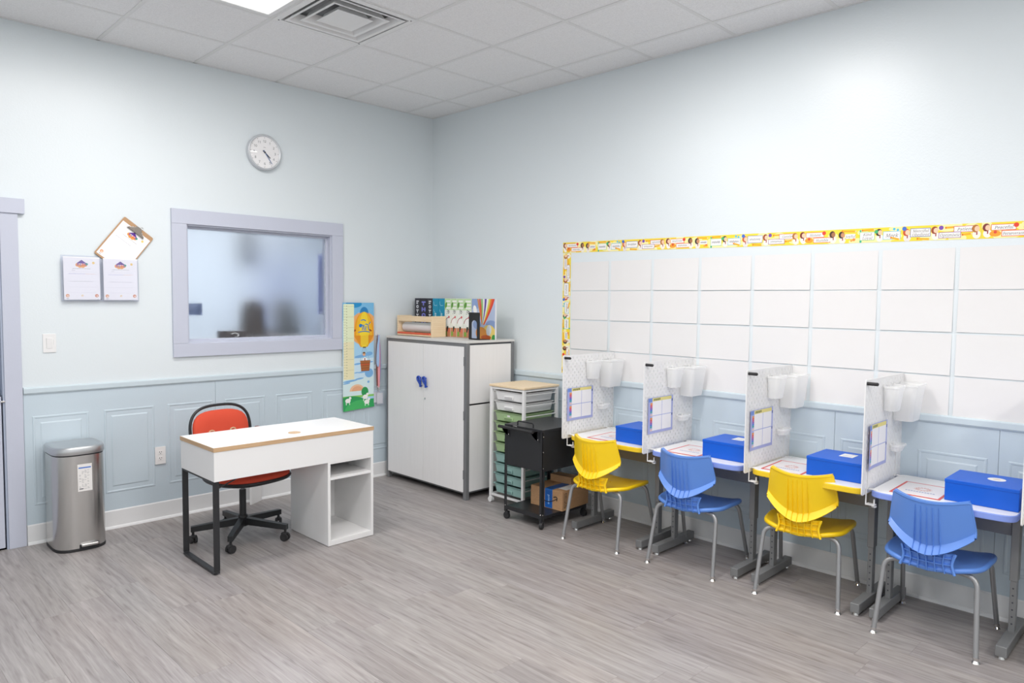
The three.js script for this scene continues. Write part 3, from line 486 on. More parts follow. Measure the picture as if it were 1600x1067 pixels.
    c.fillStyle = '#8fcf63'; c.fillRect(0, 1335, w, 30); c.fillStyle = '#2f9d57'; c.beginPath(); c.ellipse(120, 1500, 300, 160, 0, 0, 7); c.fill(); c.fillStyle = '#2aa45b'; c.fillRect(0, 1400, w, 140); c.fillStyle = '#43b864'; c.beginPath(); c.ellipse(230, 1520, 210, 110, -0.2, 0, 7); c.fill(); c.fillStyle = '#2a9a54'; c.beginPath(); c.ellipse(360, 1290, 58, 70, 0, 0, 7); c.fill(); c.fillRect(350, 1300, 20, 70);
    c.fillStyle = '#f6f6f2'; for (const [x, y] of [[80, 1400], [390, 1440], [365, 1365]]) { c.beginPath(); c.ellipse(x, y, 44, 32, 0, 0, 7); c.fill(); c.beginPath(); c.arc(x + 36, y - 36, 20, 0, 7); c.fill(); c.fillRect(x - 34, y, 12, 60); c.fillRect(x + 20, y, 12, 60); }
  });
  const g = new THREE.PlaneGeometry(0.306, 0.905, 12, 24), p = g.attributes.position;
  for (let i = 0; i < p.count; i++) { const x = p.getX(i), y = p.getY(i); p.setZ(i, 0.006 * Math.pow(Math.max(0, -y - 0.25) / 0.2, 2) * (0.3 + Math.abs(x) * 4)); if (y < -0.45) p.setY(i, y + 0.018 * (x / 0.306 + 0.5) - 0.006); }
  g.computeVertexNormals(); mesh('sheet', g, std(0xffffff, 0.5, { map }), t);
}
{ // lanyards on a hook
  const x = -0.622;
  const hk = thing('wall_hook', 'small clear hook holding the lanyards', 'hook', [x, 1.25, 0]);
  mesh('plate', bx(0.022, 0.05, 0.004, 0, 0, 0.002, 0.0015), M.plasticW, hk);
  mesh('peg', tube([V(0, -0.012, 0.002), V(0, -0.014, 0.032), V(0, 0.006, 0.034)], 0.0035, 0.008, 12, 8), M.plasticW, hk);
  const ribbon = (pts, w, mat, parent) => { const c = new THREE.CatmullRomCurve3(pts), P = (u, v) => { const q = c.getPoint(v); return V(q.x + u * w / 2 * Math.cos(v * 0.9), q.y, q.z + u * w / 2 * Math.sin(v * 0.9)); }; return mesh('strap', sheet(2, 24, P, 0.0012), mat, parent); };
  const defs = [['brown lanyard with a clear card holder on the hook by the cabinet', std(lin(0.20, 0.07, 0.05), 0.7), -0.006, 0.030], ['blue lanyard on the hook by the cabinet', std(lin(0.13, 0.32, 0.72), 0.6), 0.012, 0.036], ['pink lanyard with a card holder on the hook by the cabinet', std(lin(0.80, 0.33, 0.36), 0.65), 0.002, 0.042], ['pale blue lanyard on the hook by the cabinet', std(lin(0.36, 0.52, 0.78), 0.6), -0.014, 0.048]];
  defs.forEach(([label, mat, dx, z], i) => {
    const t = thing('lanyard', label, 'lanyard', [x, 0, 0], 0, 'lanyards on the hook'); const b = [0.80, 0.83, 0.79, 0.97][i];
    ribbon([V(0.002, 1.243, z - 0.002), V(dx * 0.6 - 0.003, 1.15, z), V(dx - 0.004, 1.0, z), V(dx * 0.8, b, z)], 0.013, mat, t);
    ribbon([V(0.002, 1.243, z - 0.001), V(dx * 0.7 + 0.006, 1.14, z + 0.002), V(dx + 0.007, 0.99, z + 0.002), V(dx * 0.8, b, z + 0.001)], 0.013, mat, t);
    if (i === 0 || i === 2) {
      mesh('clasp', [bx(0.012, 0.02, 0.006, dx * 0.8, b - 0.012, z, 0.002), new THREE.TorusGeometry(0.008, 0.002, 6, 14).translate(dx * 0.8, b - 0.028, z)], M.chrome, t);
      const h = mesh('card_holder', [bx(0.068, 0.115, 0.002, dx + (i ? 0.012 : -0.004), b - 0.096, z + 0.001, 0.0008)], M.acrylic, t);
      mesh('card', bx(0.060, 0.092, 0.0008, dx + (i ? 0.012 : -0.004), b - 0.098, z - 0.001), M.paper, h);
    }
  });
}
{ // stainless pedal bin
  const t = thing('pedal_bin', 'brushed steel pedal bin with a white sticker against the wall', 'trash can', [-2.972, 0, 0.184]);
  const loop = (k, y, ex = 0) => { const out = [], w = 0.142 * k + ex, f = 0.160 * k + ex, b = -0.152 * k - ex; const N = 48; for (let i = 0; i < N; i++) { const a = i / N * Math.PI * 2, c = Math.cos(a), s = Math.sin(a), n = s > 0 ? 3.4 : 7; const q = Math.pow(Math.abs(c) ** n + Math.abs(s) ** n, -1 / n); out.push(V(c * q * w, y, s > 0 ? s * q * f : s * q * -b)); } return out.reverse(); };
  mesh('body', loft([loop(1.0, 0.016), loop(1.0, 0.02), loop(1.0, 0.3), loop(0.99, 0.585)], true, true, 0.5), M.steel, t);
  mesh('base', loft([loop(1.01, 0), loop(1.015, 0.008), loop(1.005, 0.018)], true, true, 0.5), M.rubber, t);
  mesh('gasket', loft([loop(0.97, 0.585), loop(0.97, 0.593)], false, false), M.rubber, t);
  mesh('lid', loft([loop(1.02, 0.593), loop(1.03, 0.598), loop(1.03, 0.618), loop(1.015, 0.630), loop(0.97, 0.637), loop(0.88, 0.640), loop(0.84, 0.637), loop(0.5, 0.637)], true, true, 0.5), M.steelLid, t);
  const pd = mesh('pedal', [bx(0.096, 0.018, 0.05, 0.028, 0.036, 0.158, 0.007)], M.steel, t);
  mesh('pedal_recess', bx(0.11, 0.034, 0.012, 0.028, 0.024, 0.156, 0.005), M.rubber, pd);
  const st = canvas(256, 560, (c, w, h) => { c.fillStyle = '#eceae8'; c.fillRect(0, 0, w, h); const r = rng(5); c.fillStyle = '#4c7bd0'; c.fillRect(18, 62, 220, 26); c.fillStyle = '#8d8f93'; for (let y = 130; y < 520; y += 22) for (let x = 26; x < 200; x += 48) if (r() < 0.55) c.fillRect(x, y, 20 + r() * 22, 6); c.fillStyle = '#55585d'; c.fillRect(26, 500, 70, 20); });
  mesh('sticker', printed(0.078, 0.166, 0.001).rotateX(-0.006).translate(0.012, 0.45, 0.1606), std(0xffffff, 0.6, { map: st }), t);
}
{ // narrow panel leaning by the baseboard
  const t = thing('loose_panel', 'narrow white panel standing on the floor behind the swivel chair', 'panel', [-1.75, 0, 0.066], 0.53);
  mesh('board', bx(0.13, 0.36, 0.016, 0, 0.18, 0, 0.002), M.white, t);
  mesh('edge_strip', bx(0.13, 0.004, 0.0165, 0, 0.36, 0, 0.001), M.birch, t);
}

// ------------------------------------------------------------------ teacher's desk and swivel chair
{
  const x0 = -2.572, x1 = -1.528, z0 = 0.825, z1 = 1.31, yt = 0.7235;
  const t = thing('teacher_desk', 'white desk with a wood-edged top and one black metal leg frame', 'desk', [(x0 + x1) / 2, 0, (z0 + z1) / 2]);
  const hx = (x1 - x0) / 2, hz = (z1 - z0) / 2;
  mesh('tabletop', lim(-hx + 0.001, hx - 0.001, yt - 0.024, yt, -hz + 0.001, hz - 0.001, 0.001), M.laminate, t);
  mesh('edge_band', [lim(-hx - 0.0006, hx + 0.0006, yt - 0.0245, yt - 0.0006, hz - 0.001, hz + 0.001), lim(-hx - 0.0006, hx + 0.0006, yt - 0.0245, yt - 0.0006, -hz - 0.001, -hz + 0.001), lim(-hx - 0.0006, -hx + 0.001, yt - 0.0245, yt - 0.0006, -hz, hz), lim(hx - 0.001, hx + 0.0006, yt - 0.0245, yt - 0.0006, -hz, hz)], M.birch, t);
  const yb = 0.532, ya = yt - 0.0245;
  mesh('front_panel', lim(-hx + 0.002, hx - 0.002, yb, ya, hz - 0.018, hz - 0.002, 0.001), M.white, t);
  mesh('side_panel', lim(-hx + 0.002, -hx + 0.018, yb, ya, -hz + 0.004, hz - 0.018, 0.001), M.white, t);
  mesh('side_panel', lim(hx - 0.018, hx - 0.002, yb, ya, -hz + 0.004, hz - 0.018, 0.001), M.white, t);
  mesh('bottom_panel', lim(-hx + 0.018, hx - 0.018, yb + 0.002, yb + 0.014, -hz + 0.02, hz - 0.018), M.white, t);
  for (const [a, b] of [[-hx + 0.003, 0.17], [0.174, hx - 0.003]]) { const d = mesh('drawer_front', lim(a, b, yb + 0.002, ya - 0.003, -hz + 0.002, -hz + 0.018, 0.001), M.white, t); mesh('pull', bx(0.09, 0.016, 0.006, (a + b) / 2, ya - 0.02, -hz + 0.001, 0.002), M.greyMetal, d); }
  mesh('cable_cover', cyl(0.037, 0.037, 0.003, -2.02 - (x0 + x1) / 2, yt + 0.0012, 1.18 - (z0 + z1) / 2, 28), M.tan, t);
  // pedestal with an open shelf towards the room
  const px0 = hx - 0.336, px1 = hx - 0.002, pt = 0.018;
  mesh('pedestal_side', lim(px0, px0 + pt, 0.003, yb, -hz + 0.006, hz - 0.002, 0.001), M.white, t);
  mesh('pedestal_side', lim(px1 - pt, px1, 0.003, yb, -hz + 0.006, hz - 0.002, 0.001), M.white, t);
  mesh('pedestal_bottom', lim(px0 + pt, px1 - pt, 0.018, 0.036, -hz + 0.02, hz - 0.003, 0.001), M.white, t);
  mesh('kick_strip', lim(px0 + pt, px1 - pt, 0.003, 0.018, hz - 0.02, hz - 0.004), M.white, t);
  mesh('pedestal_top', lim(px0 + pt, px1 - pt, yb - 0.012, yb, -hz + 0.02, hz - 0.003, 0.001), M.white, t);
  mesh('pedestal_back', lim(px0 + pt, px1 - pt, 0.036, yb - 0.012, -hz + 0.02, -hz + 0.032), M.white, t);
  mesh('shelf', lim(px0 + pt, px1 - pt, 0.418, 0.434, -hz + 0.032, hz - 0.006, 0.001), M.white, t);
  // flat-bar loop leg
  const lx = -hx + 0.02, bar = (y0, y1, za, zb) => lim(lx - 0.017, lx + 0.017, y0, y1, za, zb, 0.003);
  mesh('leg', bar(0.02, yb, hz - 0.030, hz - 0.018), M.blackMetal, t);
  mesh('leg', bar(0.02, yb, -hz + 0.01, -hz + 0.022), M.blackMetal, t);
  mesh('foot_bar', [bar(0.006, 0.018, -hz + 0.012, hz - 0.02), cyl(0.009, 0.009, 0.006, lx, 0.003, hz - 0.035, 12), cyl(0.009, 0.009, 0.006, lx, 0.003, -hz + 0.035, 12)], M.blackMetal, t);
  mesh('top_rail', bar(yb - 0.012, yb, -hz + 0.012, hz - 0.02), M.blackMetal, t);
  mesh('brace', tube([V(lx, yb - 0.05, hz - 0.03), V(lx + 0.16, yb - 0.004, hz - 0.06)], 0.004), M.blackMetal, t);
}
{
  const t = thing('swivel_chair', 'orange-red upholstered swivel chair on a black five-star base', 'office chair', [-2.165, 0, 0.765], 0.12);
  const off = 1.1; // turn of the star
  mesh('hub', [cyl(0.034, 0.028, 0.07, 0, 0.115, 0, 20), cyl(0.021, 0.021, 0.17, 0, 0.23, 0, 18)], M.black, t);
  mesh('gas_column', cyl(0.013, 0.013, 0.12, 0, 0.345, 0, 16), M.greyMetal, t);
  for (let i = 0; i < 5; i++) {
    const a = off + i * Math.PI * 2 / 5, c = Math.cos(a), s = Math.sin(a);
    const arm = loft([0, 0.5, 1].map((k) => { const r = 0.02 + 0.29 * k, hw = 0.020 - 0.005 * k, y1 = 0.135 - 0.028 * k, y0 = y1 - 0.045 + 0.012 * k; return [[-hw, y0], [-hw, y1], [hw, y1], [hw, y0]].map(([q, y]) => V(r * c - q * s, y, r * s + q * c)); }), true, true, 0.2);
    const am = mesh('base_arm', arm, M.black, t);
    const ca = i * 1.3 + 0.4, wheel = (o) => cyl(0.025, 0.025, 0.015, o, 0, 0, 20, 'x');
    const cg = merge([wheel(-0.013), wheel(0.013), cyl(0.008, 0.008, 0.05, 0, 0.032, 0, 10), bx(0.03, 0.022, 0.034, 0, 0.018, -0.008, 0.008)]); cg.rotateY(ca); cg.translate(0.297 * c, 0.0255, 0.297 * s);
    mesh('castor', cg, M.rubber, am);
  }
  // seat: shallow pan and cushion
  const disc = (k, y, n = 2.6) => { const o = []; for (let i = 0; i < 40; i++) { const a = i / 40 * Math.PI * 2, c = Math.cos(a), s = Math.sin(a), q = Math.pow(Math.abs(c) ** n + Math.abs(s) ** n, -1 / n); o.push(V(c * q * 0.25 * k, y - 0.03, 0.06 + s * q * 0.235 * k)); } return o.reverse(); };
  mesh('seat_pan', loft([disc(0.35, 0.408), disc(0.8, 0.416), disc(0.98, 0.430), disc(1.02, 0.442), disc(1.0, 0.452)], true, true, 0.8), M.black, t);
  mesh('seat_cushion', loft([disc(0.97, 0.446), disc(0.98, 0.462), disc(0.93, 0.476), disc(0.7, 0.484), disc(0.3, 0.482)], true, true, 0.9), M.red, t);
  mesh('tilt_plate', bx(0.16, 0.03, 0.2, 0, 0.372, 0.0, 0.008), M.black, t);
  // backrest: padded panel inside a tubular hoop
  const zb = (y) => -0.235 - 0.14 * (y - 0.5);
  const bp = (k, dz) => { const o = []; for (let i = 0; i < 40; i++) { const a = i / 40 * Math.PI * 2, c = Math.cos(a), s = Math.sin(a), n = 3.2, q = Math.pow(Math.abs(c) ** n + Math.abs(s) ** n, -1 / n), x = c * q * 0.195 * k, y = 0.66 + s * q * 0.145 * k; o.push(V(x, y, zb(y) + 0.35 * x * x + dz)); } return o; };
  const back = mesh('backrest', loft([bp(0.9, -0.018), bp(1, -0.008), bp(1, 0.006), bp(0.94, 0.018), bp(0.6, 0.022)], true, true, 0.9), M.red, t);
  for (const s of [-1, 1]) mesh('eyelet', new THREE.TorusGeometry(0.014, 0.006, 8, 18).scale(1.2, 0.8, 1).translate(s * 0.075, 0.668, zb(0.668) + 0.024), s < 0 ? M.tan : M.tan, back);
  for (const s of [-1, 1]) mesh('eyelet_hole', cyl(0.012, 0.012, 0.004, s * 0.075, 0.668, zb(0.668) + 0.023, 14, 'z'), M.gasket, back);
  const hoop = []; for (let i = 0; i <= 32; i++) { const a = -0.25 + i / 32 * (Math.PI + 0.5), c = Math.cos(a), s = Math.sin(a), n = 2.9, q = Math.pow(Math.abs(c) ** n + Math.abs(s) ** n, -1 / n), x = c * q * 0.212, y = 0.66 + s * q * 0.178; hoop.push(V(x, y, zb(y) + 0.2 * x * x)); }
  hoop.unshift(V(0.14, 0.43, -0.16), V(0.20, 0.50, -0.215)); hoop.push(V(-0.20, 0.50, -0.215), V(-0.14, 0.43, -0.16));
  mesh('back_frame', spline(hoop, 0.0095, 80, 10), M.black, t);
  mesh('arm_pad', bx(0.03, 0.02, 0.1, 0.232, 0.665, -0.16, 0.008), std(lin(0.25, 0.10, 0.09), 0.7), t);
  mesh('arm_post', tube([V(0.20, 0.44, -0.1), V(0.232, 0.5, -0.14), V(0.232, 0.66, -0.16)], 0.008, 0.04, 20, 8), M.black, t);
}

// ------------------------------------------------------------------ storage cabinet and what stands on it
{
  const turn = 0.0, W = 1.05, D = 0.515, HT = 1.236;   // local: +x to the wall, front at x = 0, z along the front
  const t = thing('storage_cabinet', 'tall white two-door cabinet with grey metal posts and blue handles', 'cabinet', [-0.553, 0, 1.112], turn);
  // local z runs from -W (corner of the room) to 0
  mesh('top_panel', lim(-0.004, D, HT - 0.018, HT, -W - 0.004, 0.004, 0.002), M.cabTop, t);
  for (const [x, z] of [[0, -0.034], [0, -W], [D - 0.034, -0.034], [D - 0.034, -W]]) mesh('post', lim(x, x + 0.034, 0, HT - 0.018, z, z + 0.034, 0.003), M.greyMetal, t);
  mesh('head_rail', lim(0.004, 0.03, HT - 0.05, HT - 0.018, -W + 0.034, -0.034), M.greyMetal, t);
  mesh('side_rail', [lim(0.034, D - 0.034, HT - 0.032, HT - 0.018, -0.026, -0.006)], M.gasket, t);
  const zc = -W / 2 - 0.004;
  const d1 = mesh('door', lim(-0.006, 0.012, 0.062, HT - 0.045, -W + 0.03, zc - 0.0015, 0.002), M.ash, t);
  const d2 = mesh('door', lim(-0.006, 0.012, 0.062, HT - 0.045, zc + 0.0015, -0.03, 0.002), M.ash, t);
  for (const [d, z] of [[d1, zc - 0.052], [d2, zc + 0.018]]) {   // comma-shaped pulls
    const loop = []; for (let i = 0; i <= 16; i++) { const a = -0.9 + i / 16 * 5.0; loop.push(V(-0.024, 0.905 + 0.02 * Math.sin(a), z + 0.016 - 0.02 * Math.cos(a))); }
    mesh('handle', [spline([V(-0.024, 0.838, z + 0.037), V(-0.026, 0.86, z + 0.039), V(-0.026, 0.895, z + 0.037), V(-0.026, 0.92, z + 0.022), V(-0.026, 0.915, z + 0.002), V(-0.026, 0.895, z + 0.004), V(-0.026, 0.875, z + 0.022), V(-0.024, 0.86, z + 0.034)], 0.0085, 48, 10), cyl(0.006, 0.006, 0.022, -0.014, 0.845, z + 0.037, 10, 'x'), cyl(0.006, 0.006, 0.022, -0.014, 0.912, z + 0.022, 10, 'x')], M.handleBlue, d);
  }
  mesh('lock', [cyl(0.008, 0.008, 0.006, -0.008, 0.745, zc + 0.028, 14, 'x')], M.chrome, d2);
  for (const y of [0.2, 0.66, 1.08]) mesh('hinge', lim(-0.006, 0.0, y - 0.035, y + 0.035, -0.031, -0.018, 0.002), M.greyMetal, t);
  mesh('side_panel', lim(0.034, D - 0.034, 0.748, HT - 0.033, -0.022, -0.004, 0.002), M.ash, t);
  mesh('side_panel', lim(0.034, D - 0.034, 0.062, 0.735, -0.022, -0.004, 0.002), M.ash, t);
  mesh('far_side_panel', lim(0.034, D - 0.034, 0.062, HT - 0.02, -W + 0.004, -W + 0.02), M.ash, t);
  mesh('back_panel', lim(D - 0.014, D - 0.004, 0.05, HT - 0.02, -W + 0.03, -0.03), M.ash, t);
  mesh('base_panel', lim(0.012, D - 0.014, 0.045, 0.062, -W + 0.022, -0.022), M.greyMetal, t);
}
const CT = 1.2365;
{ // wooden paper-roll dispenser
  const t = thing('paper_roll_dispenser', 'wooden paper roll dispenser with a red cutter strip on the cabinet', 'paper dispenser', [-0.352, CT, 0.285], 0.0);
  const L = 0.245, D = 0.075;
  for (const s of [-1, 1]) mesh('end_panel', lim(-D, D, 0, 0.175, s > 0 ? L - 0.018 : -L, s > 0 ? L : -L + 0.018, 0.003), M.paleWood, t);
  mesh('top_bar', lim(-D, -D + 0.018, 0.125, 0.172, -L + 0.018, L - 0.018, 0.003), M.paleWood, t);
  mesh('bottom_board', lim(-D - 0.012, D, 0.004, 0.016, -L + 0.018, L - 0.018, 0.002), M.paleWood, t);
  mesh('cutter_strip', lim(-D - 0.014, -D + 0.02, 0.016, 0.032, -L + 0.022, L - 0.02, 0.003), M.orange, t);
  const rl = thing('paper_roll', 'thick white paper roll in the wooden dispenser', 'paper roll', [-0.352, CT + 0.073, 0.285], 0.0);
  mesh('roll', new THREE.LatheGeometry([[0.012, -0.215], [0.040, -0.218], [0.042, -0.214], [0.042, 0.214], [0.040, 0.218], [0.012, 0.215]].map(([a, b]) => new THREE.Vector2(a, b)), 32).rotateX(Math.PI / 2), M.paper, rl);
  mesh('core', cyl(0.011, 0.011, 0.45, 0, 0, 0, 14, 'z'), M.card, rl);
}
{ // boxed sets with printed spines, standing along the wall
  const glyphs = (c, x, y, w, h, n, col, r) => { c.fillStyle = col; for (let i = 0; i < n; i++) { const yy = y + i * h / n, hh = h / n * 0.72; const k = Math.floor(r() * 4); if (k === 0) c.fillRect(x, yy, w, hh * 0.35), c.fillRect(x + w * 0.3, yy, w * 0.3, hh); else if (k === 1) { c.beginPath(); c.ellipse(x + w / 2, yy + hh / 2, w / 2, hh / 2, 0, 0, 7); c.ellipse(x + w / 2, yy + hh / 2, w / 5, hh / 5, 0, 0, 7, true); c.fill(); } else if (k === 2) c.fillRect(x, yy, w * 0.3, hh), c.fillRect(x + w * 0.65, yy, w * 0.3, hh), c.fillRect(x, yy + hh * 0.35, w, hh * 0.3); else c.fillRect(x, yy, w, hh * 0.4), c.fillRect(x, yy + hh * 0.6, w * 0.7, hh * 0.4); } };
  const spineDark = canvas(128, 512, (c, w, h) => { c.fillStyle = '#2b2d38'; c.fillRect(0, 0, w, h); const r = rng(4); glyphs(c, 36, 30, 62, 250, 4, '#d9dbe2', r); c.fillStyle = '#8d90a0'; c.fillRect(28, 286, 74, 50); c.fillStyle = '#4a4c58'; c.fillRect(20, 380, 88, 90); });
  const spineViolet = canvas(128, 512, (c, w, h) => { c.fillStyle = '#23242f'; c.fillRect(0, 0, w, h); const r = rng(8); glyphs(c, 26, 40, 78, 330, 4, '#7d7fd8', r); c.fillStyle = '#6a6470'; c.fillRect(30, 400, 60, 70); });
  const spineTeal = canvas(128, 512, (c, w, h) => { c.fillStyle = '#0d93b8'; c.fillRect(0, 0, w, h); const r = rng(12); c.strokeStyle = '#bfe6f2'; c.lineWidth = 5; c.beginPath(); c.moveTo(24, 40); c.quadraticCurveTo(24, 90, 50, 96); c.lineTo(100, 92); c.moveTo(24, 150); c.quadraticCurveTo(30, 190, 60, 190); c.stroke(); glyphs(c, 44, 200, 40, 60, 2, '#dff3f8', r); glyphs(c, 40, 340, 50, 90, 2, '#a9dcea', r); });
  const spineStory = canvas(128, 512, (c, w, h) => { c.fillStyle = '#eef2ea'; c.fillRect(0, 0, w, h); const r = rng(16); c.fillStyle = '#bfe0a8'; c.fillRect(0, 0, w, 150); c.fillStyle = '#f3f6ee'; for (const y of [22, 66, 112]) c.fillRect(34, y, 90, 26); c.fillStyle = '#5f9a3c'; c.beginPath(); c.ellipse(30, 86, 22, 40, 0.3, 0, 7); c.fill(); c.fillStyle = '#54595a'; for (let i = 0; i < 14; i++) c.fillRect(30 + r() * 70, 150 + r() * 50, 14, 8); c.strokeStyle = '#a3283a'; c.lineWidth = 9; c.beginPath(); c.moveTo(8, 330); c.quadraticCurveTo(20, 260, 100, 248); c.stroke(); c.fillStyle = '#d3565f'; c.beginPath(); c.arc(96, 246, 16, 0, 7); c.fill(); c.fillStyle = '#f6f6f4'; c.beginPath(); c.ellipse(70, 310, 46, 44, 0, 0, 7); c.fill(); c.fillStyle = '#c98a64'; c.fillRect(0, 390, w, 122); c.fillStyle = '#2f3a34'; c.fillRect(50, 372, 34, 70); c.fillStyle = '#7fae48'; c.fillRect(10, 440, 40, 60); c.fillStyle = '#d9785c'; c.beginPath(); c.arc(100, 430, 30, 0, 7); c.fill(); });
  const cover = canvas(512, 512, (c, w, h) => { c.fillStyle = '#b9c8e4'; c.fillRect(0, 0, w, h); c.fillStyle = '#8fa6d2'; for (const [x, y, a, b] of [[60, 60, 120, 80], [430, 330, 120, 60], [120, 330, 90, 60]]) { c.beginPath(); c.ellipse(x, y, a, b, 0, 0, 7); c.fill(); } ['#d98a4c', '#e25b3f', '#8cc06a', '#f0efe8', '#5e3f9e', '#f4f4f4', '#d9dd5a', '#ee7a3a', '#e5472f'].forEach((col, i) => { c.fillStyle = col; c.beginPath(); c.moveTo(225 + i * 4, 330); c.quadraticCurveTo(150 + i * 34, 120, 120 + i * 42, 0); c.lineTo(150 + i * 44, 0); c.quadraticCurveTo(190 + i * 34, 120, 240 + i * 5, 330); c.fill(); }); c.fillStyle = '#fbfbf8'; c.beginPath(); c.ellipse(70, 140, 40, 60, -0.4, 0, 7); c.fill(); c.fillStyle = '#f0d77a'; c.beginPath(); c.ellipse(380, 440, 150, 110, 0, 0, 7); c.fill(); c.fillStyle = '#e79a45'; c.beginPath(); c.ellipse(220, 450, 130, 90, 0.2, 0, 7); c.fill(); c.fillStyle = '#dfe7ee'; c.beginPath(); c.ellipse(380, 400, 54, 70, 0.3, 0, 7); c.fill(); c.fillStyle = '#c8622e'; c.beginPath(); c.ellipse(320, 490, 110, 30, 0, 0, 7); c.fill(); c.fillStyle = '#3f9a4c'; c.beginPath(); c.ellipse(490, 500, 46, 50, 0, 0, 7); c.fill(); });
  const mk = (m) => std(0xffffff, 0.45, { map: m }), spine = { dark: mk(spineDark), violet: mk(spineViolet), teal: mk(spineTeal), story: mk(spineStory) };
  const side = { dark: std(lin(0.03, 0.03, 0.04), 0.5), violet: std(lin(0.02, 0.02, 0.03), 0.5), teal: std(lin(0.01, 0.28, 0.44), 0.5), story: std(lin(0.78, 0.82, 0.74), 0.5) };
  let z = 0.063; const put = (kind, w, label, group) => {
    const t = thing('boxed_set', label, 'boxed set', [-0.13, CT, z + w / 2], 0, group); z += w + 0.0015;
    mesh('case', lim(-0.12, 0.12, 0.0, 0.325, -w / 2, w / 2, 0.002), side[kind], t);
    mesh('spine', printed(w - 0.004, 0.321).rotateY(-Math.PI / 2).translate(-0.1204, 0.1625, 0), spine[kind], t);
  };
  put('dark', 0.076, 'dark grey boxed set with white lettering nearest the room corner', 'dark boxed sets');
  put('violet', 0.098, 'black boxed set with violet lettering between two grey ones');
  put('dark', 0.074, 'dark grey boxed set with white lettering beside the teal ones', 'dark boxed sets');
  put('teal', 0.082, 'teal boxed set beside the dark grey boxed set', 'teal boxed sets');
  put('teal', 0.079, 'teal boxed set beside the illustrated white boxed sets', 'teal boxed sets');
  for (let i = 0; i < 4; i++) put('story', [0.079, 0.078, 0.083, 0.098][i], ['illustrated white and green boxed set next to the teal one', 'illustrated white and green boxed set, second from the teal one', 'illustrated white and green boxed set, third from the teal one', 'illustrated white and green boxed set next to the picture book'][i], 'illustrated boxed sets');
  const t = thing('picture_book', 'large colourful picture book with rainbow ribbons on the cabinet', 'book', [-0.241, CT, 0.967], 0.0);
  mesh('pages', lim(-0.009, 0.009, 0, 0.325, -0.138, 0.138, 0.002), std(lin(0.78, 0.79, 0.82), 0.5), t);
  mesh('cover', printed(0.275, 0.323).rotateY(-Math.PI / 2).translate(-0.0096, 0.1625, 0), mk(cover), t);
  // black bookend with an arched opening
  const b = thing('bookend', 'black metal bookend with an arched opening in front of the picture book', 'bookend', [-0.375, CT, 1.0], -Math.PI / 2);
  const s = rr(0.128, 0.215, 0.006, 0, 0.1085), h = new THREE.Path(); h.moveTo(-0.03, 0.0); h.moveTo(-0.032, 0.012); h.lineTo(-0.032, 0.125); h.quadraticCurveTo(-0.03, 0.152, 0, 0.154); h.quadraticCurveTo(0.03, 0.152, 0.032, 0.125); h.lineTo(0.032, 0.012); h.closePath(); s.holes.push(h);
  mesh('plate', extr(s, 0.003), M.black, b); mesh('foot', lim(-0.064, 0.064, 0.0005, 0.0035, -0.11, 0), M.black, b);
}
// ------------------------------------------------------------------ drawer trolley
function tray(w, d, h, mat, parent, y, accent) {   // front at -x, centred on z
  const L = (k, yy, e = 0) => rrLoop(d * k + e, w * k + e, 0.018, yy, 0, 0, 3);
  const g = mesh('drawer', [loft([L(0.9, 0), L(0.96, h * 0.85), L(0.96, h * 0.86, 0.0), L(0.96, h, 0.022), L(0.96, h, 0.0), L(0.95, h * 0.85), L(0.88, 0.004)], true, true, 0.5).translate(0, y, 0)], mat, parent);
  mesh('handle', [lim(-d * 0.48 - 0.004, -d * 0.48 + 0.008, y + h * 0.16, y + h * 0.50, -0.048, 0.048, 0.003)], mat, g);
  mesh('handle_recess', [lim(-d * 0.48 - 0.0048, -d * 0.48 + 0.004, y + h * 0.16 + 0.004, y + h * 0.50 - 0.007, -0.04, 0.04, 0.001)], M[accent], g);
  if (accent === 'tag') return g;
  return g;
}
M.recessW = std(lin(0.55, 0.55, 0.56), 0.5); M.recessG = std(lin(0.20, 0.31, 0.14), 0.5); M.recessT = std(lin(0.16, 0.29, 0.28), 0.5);
